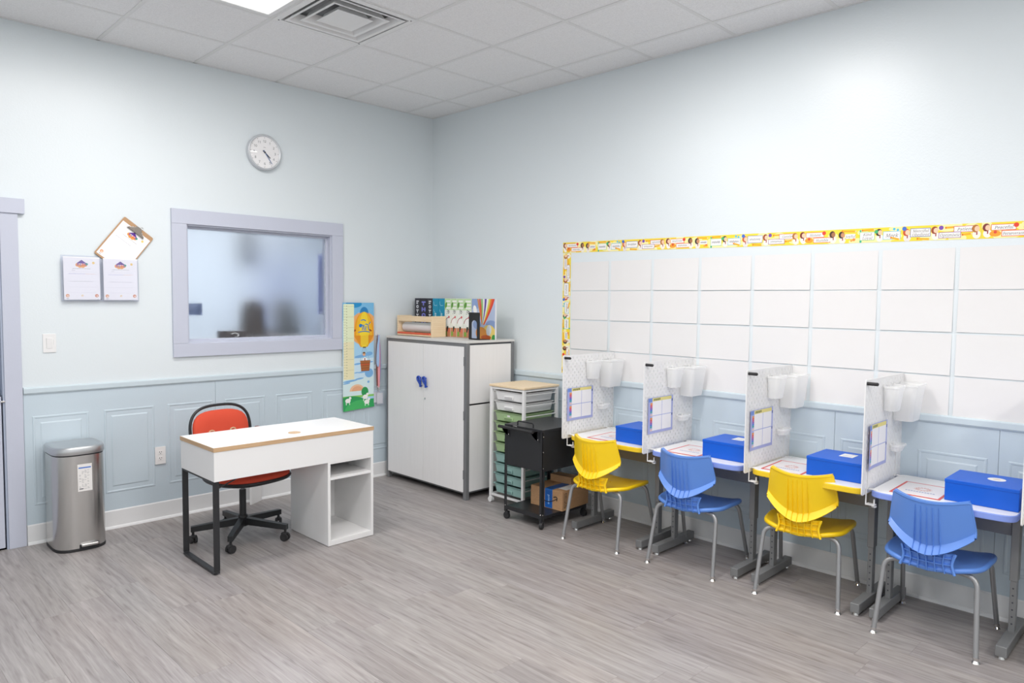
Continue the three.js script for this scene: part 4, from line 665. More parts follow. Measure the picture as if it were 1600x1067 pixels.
{
  const t = thing('drawer_trolley', 'slim ten-drawer trolley in white, green and teal with a wood top', 'drawer trolley', [-0.238, 0, 1.424]);
  const D = 0.38, W = 0.365, hx = D / 2, hz = W / 2, y0 = 0.05, y1 = 0.895;
  mesh('top_board', lim(-hx - 0.004, hx + 0.004, y1 + 0.002, y1 + 0.018, -hz - 0.004, hz + 0.004, 0.003), M.paleWood, t);
  for (const sx of [-1, 1]) for (const sz of [-1, 1]) {
    const x = sx * (hx - 0.011), z = sz * (hz - 0.011);
    const p = mesh('post', lim(x - 0.011, x + 0.011, y0, y1 + 0.001, z - 0.011, z + 0.011, 0.002), M.plasticW, t);
    mesh('castor', [cyl(0.02, 0.02, 0.012, x - 0.009, 0.0205, z, 18, 'x'), cyl(0.02, 0.02, 0.012, x + 0.009, 0.0205, z, 18, 'x'), bx(0.02, 0.02, 0.03, x, 0.038, z, 0.005)], M.plasticW, p);
  }
  for (const y of [y0 + 0.012, y1 - 0.008]) for (const s of [-1, 1]) { mesh('rail', lim(-hx + 0.02, hx - 0.02, y - 0.008, y + 0.008, s * (hz - 0.011) - 0.006, s * (hz - 0.011) + 0.006), M.plasticW, t); mesh('rail', lim(s * (hx - 0.011) - 0.006, s * (hx - 0.011) + 0.006, y - 0.008, y + 0.008, -hz + 0.02, hz - 0.02), M.plasticW, t); }
  for (let i = 0; i < 10; i++) {
    const y = y1 - 0.098 - i * 0.0795, m = i < 2 ? 'plasticW' : i < 6 ? 'green' : 'teal';
    const d = tray(W - 0.052, D - 0.03, 0.070, M[m], t, y, i < 2 ? 'recessW' : i < 6 ? 'recessG' : 'recessT');
    if (i === 2) mesh('name_tag', bx(0.001, 0.012, 0.03, -(D - 0.03) * 0.48 - 0.008, y + 0.045, 0.01), M.paper, d);
    for (const s of [-1, 1]) mesh('runner', lim(-hx + 0.02, hx - 0.02, y + 0.052, y + 0.057, s * (hz - 0.014) - 0.006, s * (hz - 0.014) + 0.006), M.plasticW, t);
  }
}
// ------------------------------------------------------------------ black rolling cart
{
  const t = thing('rolling_cart', 'black metal rolling cart with a closed lid and lower shelf', 'cart', [-0.41, 0, 1.815]);
  const hx = 0.237, hz = 0.182, p = 0.024;
  mesh('lid', lim(-hx - 0.002, hx, 0.664, 0.682, -hz - 0.002, hz + 0.002, 0.003), M.blackMetal, t);
  mesh('front_panel', lim(-hx + 0.001, -hx + 0.003, 0.395, 0.664, -hz + p, hz - p), M.blackMetal, t);
  mesh('back_panel', lim(hx - 0.003, hx - 0.001, 0.395, 0.664, -hz + p, hz - p), M.blackMetal, t);
  for (const s of [-1, 1]) mesh('side_panel', lim(-hx + p, hx - p, 0.395, 0.664, s * (hz - 0.002) - 0.001, s * (hz - 0.002) + 0.001), M.blackMetal, t);
  mesh('box_floor', lim(-hx + 0.004, hx - 0.004, 0.395, 0.399, -hz + 0.004, hz - 0.004), M.blackMetal, t);
  mesh('lower_shelf', [lim(-hx + 0.002, hx - 0.002, 0.088, 0.092, -hz + 0.002, hz - 0.002), lim(-hx, -hx + 0.003, 0.072, 0.102, -hz + p, hz - p), lim(hx - 0.003, hx, 0.072, 0.102, -hz + p, hz - p), lim(-hx + p, hx - p, 0.072, 0.092, hz - 0.003, hz), lim(-hx + p, hx - p, 0.072, 0.092, -hz, -hz + 0.003)], M.blackMetal, t);
  for (const sx of [-1, 1]) for (const sz of [-1, 1]) {
    const x = sx * hx, z = sz * hz, a = mesh('post', [lim(Math.min(x, x - sx * p), Math.max(x, x - sx * p), 0.055, 0.664, Math.min(z, z - sz * 0.003), Math.max(z, z - sz * 0.003)), lim(Math.min(x, x - sx * 0.003), Math.max(x, x - sx * 0.003), 0.055, 0.664, Math.min(z, z - sz * p), Math.max(z, z - sz * p))], M.blackMetal, t);
    const cg = merge([cyl(0.025, 0.025, 0.02, 0, 0, 0, 20, 'z'), cyl(0.006, 0.006, 0.04, 0, 0.03, 0, 10), bx(0.03, 0.02, 0.028, 0.004, 0.022, 0, 0.006)]); cg.rotateY(0.6 * sx + sz).translate(x - sx * 0.014, 0.0255, z - sz * 0.014); mesh('castor', cg, M.rubber, a);
    if (sx < 0 || sz > 0) for (const y of [0.1, 0.42, 0.53, 0.635]) { if (sz > 0) mesh('screw', new THREE.SphereGeometry(0.0045, 10, 6).scale(1, 1, 0.5).translate(x - sx * 0.009, y, z + 0.001), M.chrome, a); if (sx < 0 && y < 0.2) mesh('screw', new THREE.SphereGeometry(0.0045, 10, 6).scale(0.5, 1, 1).translate(x - 0.001, y, z - sz * 0.012), M.chrome, a); }
  }
  // push handle on triangular brackets
  mesh('push_handle', [cyl(0.011, 0.011, 0.33, -hx - 0.048, 0.668, -0.03, 14, 'z')], M.rubber, t);
  for (const z of [-hz + 0.03, hz - 0.052]) {
    const s = new THREE.Shape(); s.moveTo(0, 0); s.lineTo(0.05, 0.045); s.lineTo(0.058, 0.065); s.lineTo(0, 0.065);
    const b = mesh('handle_bracket', [extr(s, 0.003).scale(-1, 1, 1).translate(-hx, 0.6, z), lim(-hx - 0.004, -hx, 0.595, 0.66, z - 0.02, z + 0.022)], M.blackMetal, t);
    for (const y of [0.612, 0.648]) mesh('screw', new THREE.SphereGeometry(0.0045, 10, 6).scale(0.5, 1, 1).translate(-hx - 0.004, y, z + (y > 0.63 ? -0.01 : 0.01)), M.chrome, b);
  }
  mesh('lid_handle', tube([V(-hx + 0.02, 0.682, -0.075), V(-hx + 0.02, 0.712, -0.075), V(-hx + 0.02, 0.712, 0.075), V(-hx + 0.02, 0.682, 0.075)], 0.0045, 0.012, 30, 8), M.black, t);
  mesh('latch', bx(0.012, 0.014, 0.035, -hx - 0.006, 0.672, -0.075, 0.002), M.chrome, t);
}
{ // parcels on the lower shelf
  const bw = 0.29, bh = 0.138, bd = 0.30;
  const t = thing('cardboard_box', 'cardboard parcel with blue tape and a curved arrow mark on the cart shelf', 'box', [-0.312, 0.0925, 1.862], 0.04);
  mesh('carton', [lim(-bd / 2, bd / 2, 0, bh, -bw / 2, bw / 2, 0.002)], M.card, t);
  const tape = std(lin(0.012, 0.16, 0.58), 0.35);
  mesh('tape', [lim(-bd / 2 - 0.0006, -bd / 2, 0.004, bh + 0.0006, -0.012, 0.056), lim(-bd / 2, bd / 2, bh, bh + 0.0006, -0.012, 0.056), lim(bd / 2, bd / 2 + 0.0006, 0.004, bh, -0.012, 0.056)], tape, t);
  const tx = canvas(128, 256, (c, w, h) => { c.fillStyle = '#1560b8'; c.fillRect(0, 0, w, h); c.translate(w / 2, h / 2 + 10); c.rotate(Math.PI / 2); c.fillStyle = '#a8cdf0'; c.font = 'bold 52px sans-serif'; c.textAlign = 'center'; c.fillText('prime', 0, 12); });
  mesh('tape_print', printed(0.06, 0.12, 0.0004).rotateY(-Math.PI / 2).translate(-bd / 2 - 0.0009, 0.068, 0.022), std(0xffffff, 0.4, { map: tx }), t);
  const ar = []; for (let i = 0; i <= 14; i++) { const a = i / 14; ar.push(V(-bd / 2 - 0.0002, 0.062 - 0.022 * Math.sin(a * Math.PI) + 0.016 * a, -0.055 + 0.15 * a)); }
  mesh('arrow_mark', [spline(ar, 0.0032, 24, 6).scale(1, 1, 1), spline([V(-bd / 2 - 0.0002, 0.087, 0.068), V(-bd / 2 - 0.0002, 0.092, 0.092), V(-bd / 2 - 0.0002, 0.082, 0.099), V(-bd / 2 - 0.0002, 0.064, 0.095)], 0.0036, 16, 6)], M.black, t);
  mesh('label_sheet', bx(0.15, 0.0006, 0.075, -0.02, bh + 0.0008, 0.1, 0), M.paper, t);
  const side = canvas(256, 128, (c, w, h) => { c.fillStyle = '#bb9470'; c.fillRect(0, 0, w, h); c.fillStyle = '#4f3a28'; const r = rng(3); for (let x = 14; x < 240; x += 22) { const k = r(); c.fillRect(x, 20, 12, 84); c.fillStyle = '#bb9470'; if (k < 0.6) c.fillRect(x + 4, 36, 8, 20); if (k > 0.4) c.fillRect(x + 4, 66, 8, 22); c.fillStyle = '#4f3a28'; } });
  mesh('side_print', printed(0.115, 0.05, 0.0004).rotateZ(Math.PI / 2).translate(-bd / 2 + 0.035, bh / 2, bw / 2 + 0.0003), std(0xffffff, 0.8, { map: side }), t);
  const s = thing('cardboard_box', 'low brown cardboard carton behind the taped parcel', 'box', [-0.225, 0.2315, 1.83], 0);
  mesh('carton', [lim(-0.05, 0.05, 0, 0.05, -0.09, 0.09, 0.002)], M.card, s);
  mesh('flap', lim(-0.052, 0.0, 0.0502, 0.053, -0.09, 0.09), M.card, s);
  s.rotation.y = 0.1;
}
// ------------------------------------------------------------------ student desks with peg boards, boxes and mats
const ZL = [2.11, 2.757, 3.407, 4.022, 4.662];        // left edge of each desk top
const pegGeo = (() => {
  const s = rr(0.56, 0.56, 0.012);
  for (let i = 0; i < 27; i++) for (let j = 0; j < (i % 2 ? 13 : 14); j++) {
    const x = -0.26 + i * 0.02, y = -0.26 + j * 0.04 + (i % 2 ? 0.02 : 0); if (Math.abs(y) > 0.267) continue;
    const h = new THREE.Path(); h.moveTo(x - 0.0024, y - 0.0075); h.lineTo(x - 0.0024, y + 0.0075); h.lineTo(x + 0.0024, y + 0.0075); h.lineTo(x + 0.0024, y - 0.0075); h.closePath(); s.holes.push(h);
  }
  return extr(s, 0.005);
})();
const names = ['first yellow-edged desk beside the black cart', 'blue-edged desk between the first two yellow ones', 'yellow-edged desk between the two blue-edged ones', 'blue-edged desk with the oval-labelled box'];
function studentDesk(edge, label, z) {
  const t = thing('student_desk', label, 'desk', [-0.272, 0, z + 0.3], 0, 'student desks along the wall');
  const w = 0.595, hz = w / 2, x0 = -0.25, x1 = 0.24, y = 0.65;
  const top = new THREE.Shape(), o = (e) => { const s = new THREE.Shape(); s.moveTo(x1 - e, -hz + 0.03); s.lineTo(x1 - e, hz - 0.03); s.quadraticCurveTo(x1 - e, hz - e, x1 - 0.03, hz - e); s.lineTo(x0 + 0.06, hz - e); s.quadraticCurveTo(x0 + e + 0.004, hz - e, x0 + e, hz - 0.07); s.quadraticCurveTo(x0 - 0.012 + e, 0, x0 + e, -hz + 0.07); s.quadraticCurveTo(x0 + e + 0.004, -hz + e, x0 + 0.06, -hz + e); s.lineTo(x1 - 0.03, -hz + e); s.quadraticCurveTo(x1 - e, -hz + e, x1 - e, -hz + 0.03); return s; };
  mesh('tabletop', extr(o(0.004), 0.030, 0, 10).rotateX(Math.PI / 2).translate(0, y, 0), M.laminate, t);
  mesh('edge_moulding', extr(o(0), 0.030, 0.004, 10).rotateX(Math.PI / 2).translate(0, y - 0.0008, 0), edge, t);
  for (const s of [-1, 1]) mesh('top_bracket', lim(x0 + 0.07, x1 - 0.04, y - 0.052, y - 0.031, s * (hz - 0.0425) - 0.0125, s * (hz - 0.0425) + 0.0125), M.deskGrey, t);
  mesh('modesty_bar', lim(0.005, 0.022, 0.50, 0.615, -hz + 0.055, hz - 0.055, 0.002), M.deskGrey, t);
  for (const s of [-1, 1]) {
    const z2 = s * (hz - 0.035);
    const l = mesh('leg', [lim(-0.022, 0.03, 0.30, y - 0.031, z2 - 0.016, z2 + 0.016, 0.003), lim(-0.017, 0.025, 0.055, 0.31, z2 - 0.0125, z2 + 0.0125, 0.002)], M.deskGrey, t);
    for (let i = 0; i < 6; i++) mesh('height_hole', cyl(0.004, 0.004, 0.0012, -0.0175, 0.1 + i * 0.033, z2, 8, 'x'), M.gasket, l);
    const f = mesh('foot', lim(-0.215, 0.205, 0.014, 0.062, z2 - 0.0225, z2 + 0.0225, 0.004), M.deskGrey, t);
    for (const x of [-0.19, 0.18]) mesh('glide', cyl(0.016, 0.012, 0.014, x, 0.007, z2, 16), M.chrome, f);
  }
  return t;
}
const deskLabels = ['yellow-edged student desk beside the black rolling cart', 'blue-edged student desk between two yellow-edged desks', 'yellow-edged student desk between two blue-edged desks', 'blue-edged student desk carrying the box with an oval label', 'yellow-edged student desk at the end beyond the oval-labelled box'];
const dY = studentDesk(M.yellowEdge, deskLabels[0], ZL[0]), dB = studentDesk(M.blueEdge, deskLabels[1], ZL[1]);
copy(dY, [-0.272, 0, ZL[2] + 0.3], 0, deskLabels[2]); copy(dB, [-0.272, 0, ZL[3] + 0.3], 0, deskLabels[3]); copy(dY, [-0.272, 0, ZL[4] + 0.3], 0, deskLabels[4]);
// peg board with clamps: panel in the plane z = 0, local origin at its bottom middle
function pegBoard(label, z) {
  const t = thing('peg_board', label, 'peg board', [-0.285, 0.628, z], 0, 'white peg boards between the desks');
  mesh('panel', pegGeo.clone().translate(0, 0.28, -0.0025), M.plasticW, t);
  for (const x of [-0.205, 0.2]) {
    const c = mesh('clamp', [lim(x - 0.008, x + 0.008, 0.02, 0.15, 0.003, 0.006, 0.001), lim(x - 0.008, x + 0.008, 0.0225, 0.0265, 0.004, 0.05, 0.001), lim(x - 0.03, x - 0.025, -0.05, 0.026, 0.004, 0.008), lim(x - 0.03, x + 0.006, -0.05, -0.046, 0.004, 0.045, 0.001), lim(x - 0.03, x + 0.008, 0.0225, 0.0265, 0.004, 0.009)], M.plasticW, t);
    mesh('clamp_screw', [cyl(0.004, 0.004, 0.03, x, -0.04, 0.035, 10), cyl(0.012, 0.012, 0.008, x, -0.058, 0.035, 14)], M.plasticW, c);
  }
  mesh('rubber_knob', [cyl(0.0085, 0.0085, 0.046, -0.262, 0.543, 0.0255, 16, 'z'), cyl(0.0085, 0.005, 0.005, -0.262, 0.543, 0.051, 16, 'z')], M.rubber, t);
  return t;
}
const ZB = [2.096, 2.742, 3.402, 4.008, 4.647];
const boardLabels = ['white peg board clamped beside the black rolling cart', 'white peg board clamped between the first yellow and first blue desk', 'white peg board clamped to the yellow desk between the blue ones', 'white peg board clamped to the blue desk with the oval-labelled box', 'white peg board clamped beyond the oval-labelled box'];
const pb = pegBoard(boardLabels[0], ZB[0]); for (let i = 1; i < 5; i++) copy(pb, [-0.285, 0.628, ZB[i]], 0, boardLabels[i]);
// translucent hanging bins
const binGeo = (w, d, h, taper) => { const L = (k, y, e = 0, sh = 0) => rrLoop(w * k + e, d * k + e, 0.025, y, 0, d / 2 + 0.004 - d * (1 - k) / 2 + sh, 4); return loft([L(taper, 0), L(taper + 0.02, 0.004), L(0.98, h - 0.012), L(1, h - 0.010, 0.006), L(1, h, 0.006), L(1, h, -0.002)], true, false, 0.5); };
const hookGeo = (w, h) => [lim(-w * 0.3, -w * 0.3 + 0.006, h - 0.03, h + 0.004, -0.004, 0.006), lim(w * 0.3 - 0.006, w * 0.3, h - 0.03, h + 0.004, -0.004, 0.006)];
function hangBin(name, label, cat, group, x, y, z, w, d, h, taper) { const t = thing(name, label, cat, [x, y, z + 0.003], 0, group); mesh('cup', binGeo(w, d, h, taper), M.bin, t); mesh('hook', hookGeo(w, h), M.plasticW, t); return t; }
const whose = ['on the peg board beside the black cart', 'on the peg board between the first yellow and blue desks', 'on the peg board of the yellow desk between blue ones', 'on the peg board of the blue desk with the oval-labelled box'];
const b0 = hangBin('hanging_bin', 'wide translucent white bin ' + whose[0], 'bin', 'wide hanging bins', -0.115, 0.955, ZB[0], 0.17, 0.115, 0.19, 0.8);
const b1 = hangBin('hanging_cup', 'small translucent white cup ' + whose[0], 'cup', 'small hanging cups', -0.290, 1.02, ZB[0], 0.115, 0.075, 0.125, 0.78);
const b2 = hangBin('hanging_tray', 'shallow white clip tray ' + whose[0], 'tray', 'shallow clip trays', -0.165, 0.797, ZB[0], 0.10, 0.055, 0.036, 0.8);
for (let i = 1; i < 4; i++) { copy(b0, [-0.115, 0.955, ZB[i] + 0.003], 0, 'wide translucent white bin ' + whose[i]); copy(b1, [-0.290, 1.02, ZB[i] + 0.003], 0, 'small translucent white cup ' + whose[i]); copy(b2, [-0.165, 0.797, ZB[i] + 0.003], 0, 'shallow white clip tray ' + whose[i]); }
// schedule cards on the boards
const schedule = canvas(512, 420, (c, w, h) => {
  c.fillStyle = '#a9b0e0'; c.fillRect(0, 0, w, h); c.fillStyle = '#e9dd8a'; c.fillRect(92, 8, 390, 38); c.fillStyle = '#f4f3f5'; c.fillRect(92, 46, 190, 165); c.fillRect(290, 46, 190, 165); c.fillRect(92, 219, 190, 170); c.fillRect(290, 219, 190, 170);
  c.fillStyle = '#6e8ed6'; c.fillRect(8, 8, 74, 40); ['#f09a3a', '#e2594a', '#c94f86', '#8a55b8', '#3f79cc', '#3aa0a0'].forEach((k, i) => { c.fillStyle = k; c.fillRect(46, 60 + i * 20, 46, 18); c.fillRect(46, 234 + i * 20, 46, 18); });
  c.fillStyle = '#e6c9c0'; c.fillRect(50, 190, 40, 24); c.fillRect(50, 366, 40, 24);
  c.fillStyle = '#4a5a38'; const r = rng(6); for (let i = 0; i < 7; i++) c.fillRect(118 + i * 20, 16 + r() * 4, 13, 22); c.fillStyle = '#4d5c9a'; c.fillRect(486, 44, 22, 28); c.fillRect(486, 216, 22, 26);
});
const schedMat = std(0xffffff, 0.55, { map: schedule, side: THREE.DoubleSide });
for (let i = 0; i < 4; i++) {
  const t = thing('schedule_card', 'lavender-bordered schedule card ' + whose[i], 'card', [-0.388, 0.855, ZB[i] + 0.0045], 0, 'schedule cards on the peg boards');
  const g = new THREE.PlaneGeometry(0.278, 0.222, 16, 4), p = g.attributes.position; for (let k = 0; k < p.count; k++) { const u = p.getX(k) / 0.278; p.setZ(k, 0.001 + 0.012 * Math.pow(Math.max(0, -u - 0.1), 2) * 2.5 + (i === 3 ? 0.03 * Math.pow(Math.max(0, -u - 0.05), 2) : 0)); } g.computeVertexNormals();
  mesh('sheet', g, schedMat, t);
}
// blue storage boxes
const boxLabels = ['blue lidded box on the desk beside the black cart', 'blue lidded box on the blue-edged desk between yellow ones', 'blue lidded box on the yellow-edged desk between blue ones', 'blue box with an oval white label on top'];
const boxPos = [[-0.315, 2.447], [-0.297, 3.066], [-0.29, 3.677], [-0.302, 4.325]];
boxPos.forEach(([x, z], i) => {
  const w = i === 3 ? 0.29 : 0.283, t = thing('blue_box', boxLabels[i], 'box', [x, 0.6505, z + w / 2], i === 1 ? 0.0 : 0.0, 'blue boxes on the desks');
  mesh('body', lim(-0.128, 0.128, 0, 0.096, -w / 2 + 0.001, w / 2 - 0.001, 0.003), M.boxBlue, t);
  const lid = mesh('lid', [lim(-0.13, 0.13, 0.083, 0.1, -w / 2, w / 2, 0.003)], M.boxBlue, t);
  if (i === 3) { mesh('label', cyl(0.036, 0.036, 0.0008, 0.02, 0.1005, 0.03, 28).scale(1, 1, 1), M.paper, lid); mesh('label_print', cyl(0.016, 0.016, 0.0009, 0.02, 0.1006, 0.03, 18), std(lin(0.72, 0.62, 0.55), 0.7), lid); }
  else { mesh('label', bx(0.085, 0.0008, 0.07, 0.03, 0.1005, 0.015), M.paper, lid); mesh('label_print', [bx(0.006, 0.0009, 0.045, 0.01, 0.1006, 0.015), bx(0.006, 0.0009, 0.04, 0.03, 0.1006, 0.015)], std(lin(0.55, 0.6, 0.75), 0.7), lid); mesh('label_tab', bx(0.02, 0.012, 0.0015, 0.055, 0.107, 0.03, 0.0005), M.acrylic, lid); }
});
// red-framed laminated mats
const mat = canvas(512, 680, (c, w, h) => { c.fillStyle = '#d93a2c'; c.fillRect(0, 0, w, h); c.fillStyle = '#efeaea'; c.fillRect(26, 26, w - 52, h - 52); c.strokeStyle = '#d99a8c'; c.lineWidth = 10; c.beginPath(); c.arc(256, 300, 70, 0, 7); c.stroke(); for (let i = 0; i < 16; i++) { const a = i * Math.PI / 8; c.beginPath(); c.moveTo(256 + Math.cos(a) * 40, 300 + Math.sin(a) * 40); c.lineTo(256 + Math.cos(a) * 95, 300 + Math.sin(a) * 95); c.stroke(); } c.fillStyle = '#7a86b8'; const r = rng(2); for (let x = 110; x < 400; x += 28) c.fillRect(x, 440, 20, 24 + r() * 8); c.fillStyle = '#b6bcd8'; for (let x = 150; x < 360; x += 22) c.fillRect(x, 484, 14, 10); });
const matMat = std(0xffffff, 0.28, { map: mat });
[[-0.345, 2.352, 0.04], [-0.335, 2.951, 0.03], [-0.33, 3.555, 0.05], [-0.325, 4.206, 0.02]].forEach(([x, z, a], i) => {
  const t = thing('desk_mat', 'red-framed laminated sheet ' + ['on the desk beside the black cart', 'on the blue-edged desk between yellow ones', 'on the yellow-edged desk between blue ones', 'beside the box with an oval label'][i], 'mat', [x, 0.6507, z], a, 'laminated sheets on the desks');
  mesh('sheet', printed(0.216, 0.28, 0.0012).rotateX(-Math.PI / 2).rotateY(-Math.PI / 2).translate(0, 0.0008, 0), matMat, t);
});

// ------------------------------------------------------------------ student chairs
function studentChair(mat, label, pos, turn) {
  const t = thing('student_chair', label, 'chair', pos, turn, 'plastic student chairs');
  // back shell: u across (-1..1), v up (0..1); faces +x, rear is -x
  const bp = (u, v) => {
    const y0 = 0.432 + 0.088 * Math.pow(Math.abs(u), 1.7), y = y0 + (0.670 + 0.014 * u * u - y0) * v, s = u * (0.173 + (0.150 - 0.173) * Math.pow(v, 1.3));
    const band = Math.max(0, 1 - v / 0.1667), x = -0.226 - 0.042 * v + 0.072 * u * u - 0.032 * band;
    return V(x, y, s);
  };
  const back = mesh('backrest', sheet(24, 24, bp, 0.006, 0.3), mat, t);
  const rim = []; for (let i = 0; i <= 10; i++) rim.push(bp(-1, 0.04 + i / 10 * 0.94)); for (let i = 1; i < 16; i++) rim.push(bp(-1 + i / 8, 1)); for (let i = 10; i >= 0; i--) rim.push(bp(1, 0.04 + i / 10 * 0.94));
  const rimShift = rim.map((p) => p.clone().add(V(0.004, 0, 0)));
  mesh('rim', spline(rimShift, 0.0075, 90, 8), mat, back);
  mesh('top_lip', sheet(20, 2, (u, v) => bp(u, 1).add(V(0.028 * v - 0.006, 0.004 - 0.001 * v, 0)), 0.009), mat, back);
  for (let i = -2; i <= 2; i++) {   // blade ribs on the rear face
    const loops = []; for (let k = 0; k <= 14; k++) { const v = k / 14 * 0.93, p = bp(i * 0.155, v), d = -0.004 - 0.014 * Math.pow(1 - v, 0.8) * (v < 0.2 ? 0.45 : 1); loops.push([V(p.x, p.y, p.z - 0.0032), V(p.x + d, p.y, p.z), V(p.x, p.y, p.z + 0.0032)]); }
    mesh('rib', loft(loops, true, true, 0.3), mat, back);
  }
  // lumbar neck with a lattice of ribs
  const np = (u, v) => V(-0.205 - 0.030 * v + 0.035 * u * u * v, 0.354 + 0.092 * v, u * (0.110 - 0.046 * v + 0.042 * v * v));
  const neck = mesh('lumbar_neck', sheet(12, 6, np, 0.005), mat, t);
  const bars = []; for (let i = -3; i <= 3; i++) { const u = i / 3; bars.push(loft([0, 0.5, 1].map((v) => { const p = np(u * 0.98, v); return [V(p.x, p.y, p.z - 0.0025), V(p.x - 0.016, p.y, p.z - 0.0018), V(p.x - 0.016, p.y, p.z + 0.0018), V(p.x, p.y, p.z + 0.0025)]; }), true, true, 0.2)); }
  for (const b of bars) mesh('lattice_rib', b, mat, neck);
  for (const v of [0.12, 0.45, 0.78]) { const l = []; for (let i = 0; i <= 12; i++) { const p = np(-0.98 + i / 6 * 0.98, v); l.push([V(p.x, p.y - 0.002, p.z), V(p.x - 0.013, p.y - 0.0015, p.z), V(p.x - 0.013, p.y + 0.0015, p.z), V(p.x, p.y + 0.002, p.z)]); } mesh('lattice_rib', loft(l, true, true, 0.2), mat, neck); }
  for (const s of [-1, 1]) mesh('neck_edge', spline([np(s, 0).add(V(-0.012, 0, 0)), np(s, 0.5).add(V(-0.010, 0, 0)), np(s * 1.02, 1).add(V(-0.004, 0, 0))], 0.0062, 16, 8), mat, neck);
  // seat: polar grid on a rounded outline
  const sp = (u, v) => { const a = (u + 1) * Math.PI, c = Math.cos(a), s = Math.sin(a), n = 3.6, q = Math.pow(Math.abs(c) ** n + Math.abs(s) ** n, -1 / n), X = c * q * 0.2, Z = s * q * (0.205 + 0.01 * c), r = 1 - v * 0.97; const x = -0.005 + X * r, z = Z * r; const front = Math.max(0, (x - 0.12) / 0.075), rear = Math.max(0, (-x - 0.1) / 0.1); return V(x, 0.366 + 0.022 * r ** 4 * Math.abs(s) + 0.03 * rear * rear * Math.max(0, Math.abs(z) - 0.1) * 5 - 0.022 * front * front, z); };
  const seat = mesh('seat', sheet(56, 10, sp, 0.007), mat, t);
  const ring = []; for (let i = 0; i < 40; i++) ring.push(sp(i / 20 - 1, 0).add(V(0, -0.008, 0)));
  mesh('seat_rim', spline(ring, 0.0125, 90, 8, true), mat, seat);
  // tubular legs: one bent tube per pair, made as two halves
  for (const [fx, tx] of [[-0.235, -0.165], [0.235, 0.13]]) for (const s of [-1, 1]) {
    const l = mesh('leg', tube([V(fx, 0.012, s * 0.207), V(tx - (fx < 0 ? 0.0 : 0), 0.352, s * 0.188), V(tx + (fx < 0 ? 0.03 : -0.02), 0.356, s * 0.002)], 0.0112, 0.05, 40, 12), M.chairGrey, t);
    mesh('glide', [cyl(0.017, 0.009, 0.012, fx, 0.006, s * 0.208, 16), cyl(0.0125, 0.0125, 0.012, fx + (fx < 0 ? 0.002 : -0.002), 0.018, s * 0.2075, 14)], M.chrome, l);
  }
  for (const s of [-1, 1]) mesh('seat_rail', tube([V(-0.14, 0.358, s * 0.09), V(0.11, 0.358, s * 0.09)], 0.009), M.chairGrey, t);
  return t;
}
const chairLabels = ['yellow plastic chair at the desk beside the black cart', 'blue plastic chair between the two yellow chairs', 'yellow plastic chair between the two blue chairs', 'blue plastic chair at the desk with the oval-labelled box'];
const cY = studentChair(M.yellow, chairLabels[0], [-0.415, 0, 2.394], 0.07), cB = studentChair(M.blueChair, chairLabels[1], [-0.375, 0, 3.026], 0.066);
copy(cY, [-0.322, 0, 3.664], 0.148, chairLabels[2]); copy(cB, [-0.366, 0, 4.300], 0.03, chairLabels[3]);

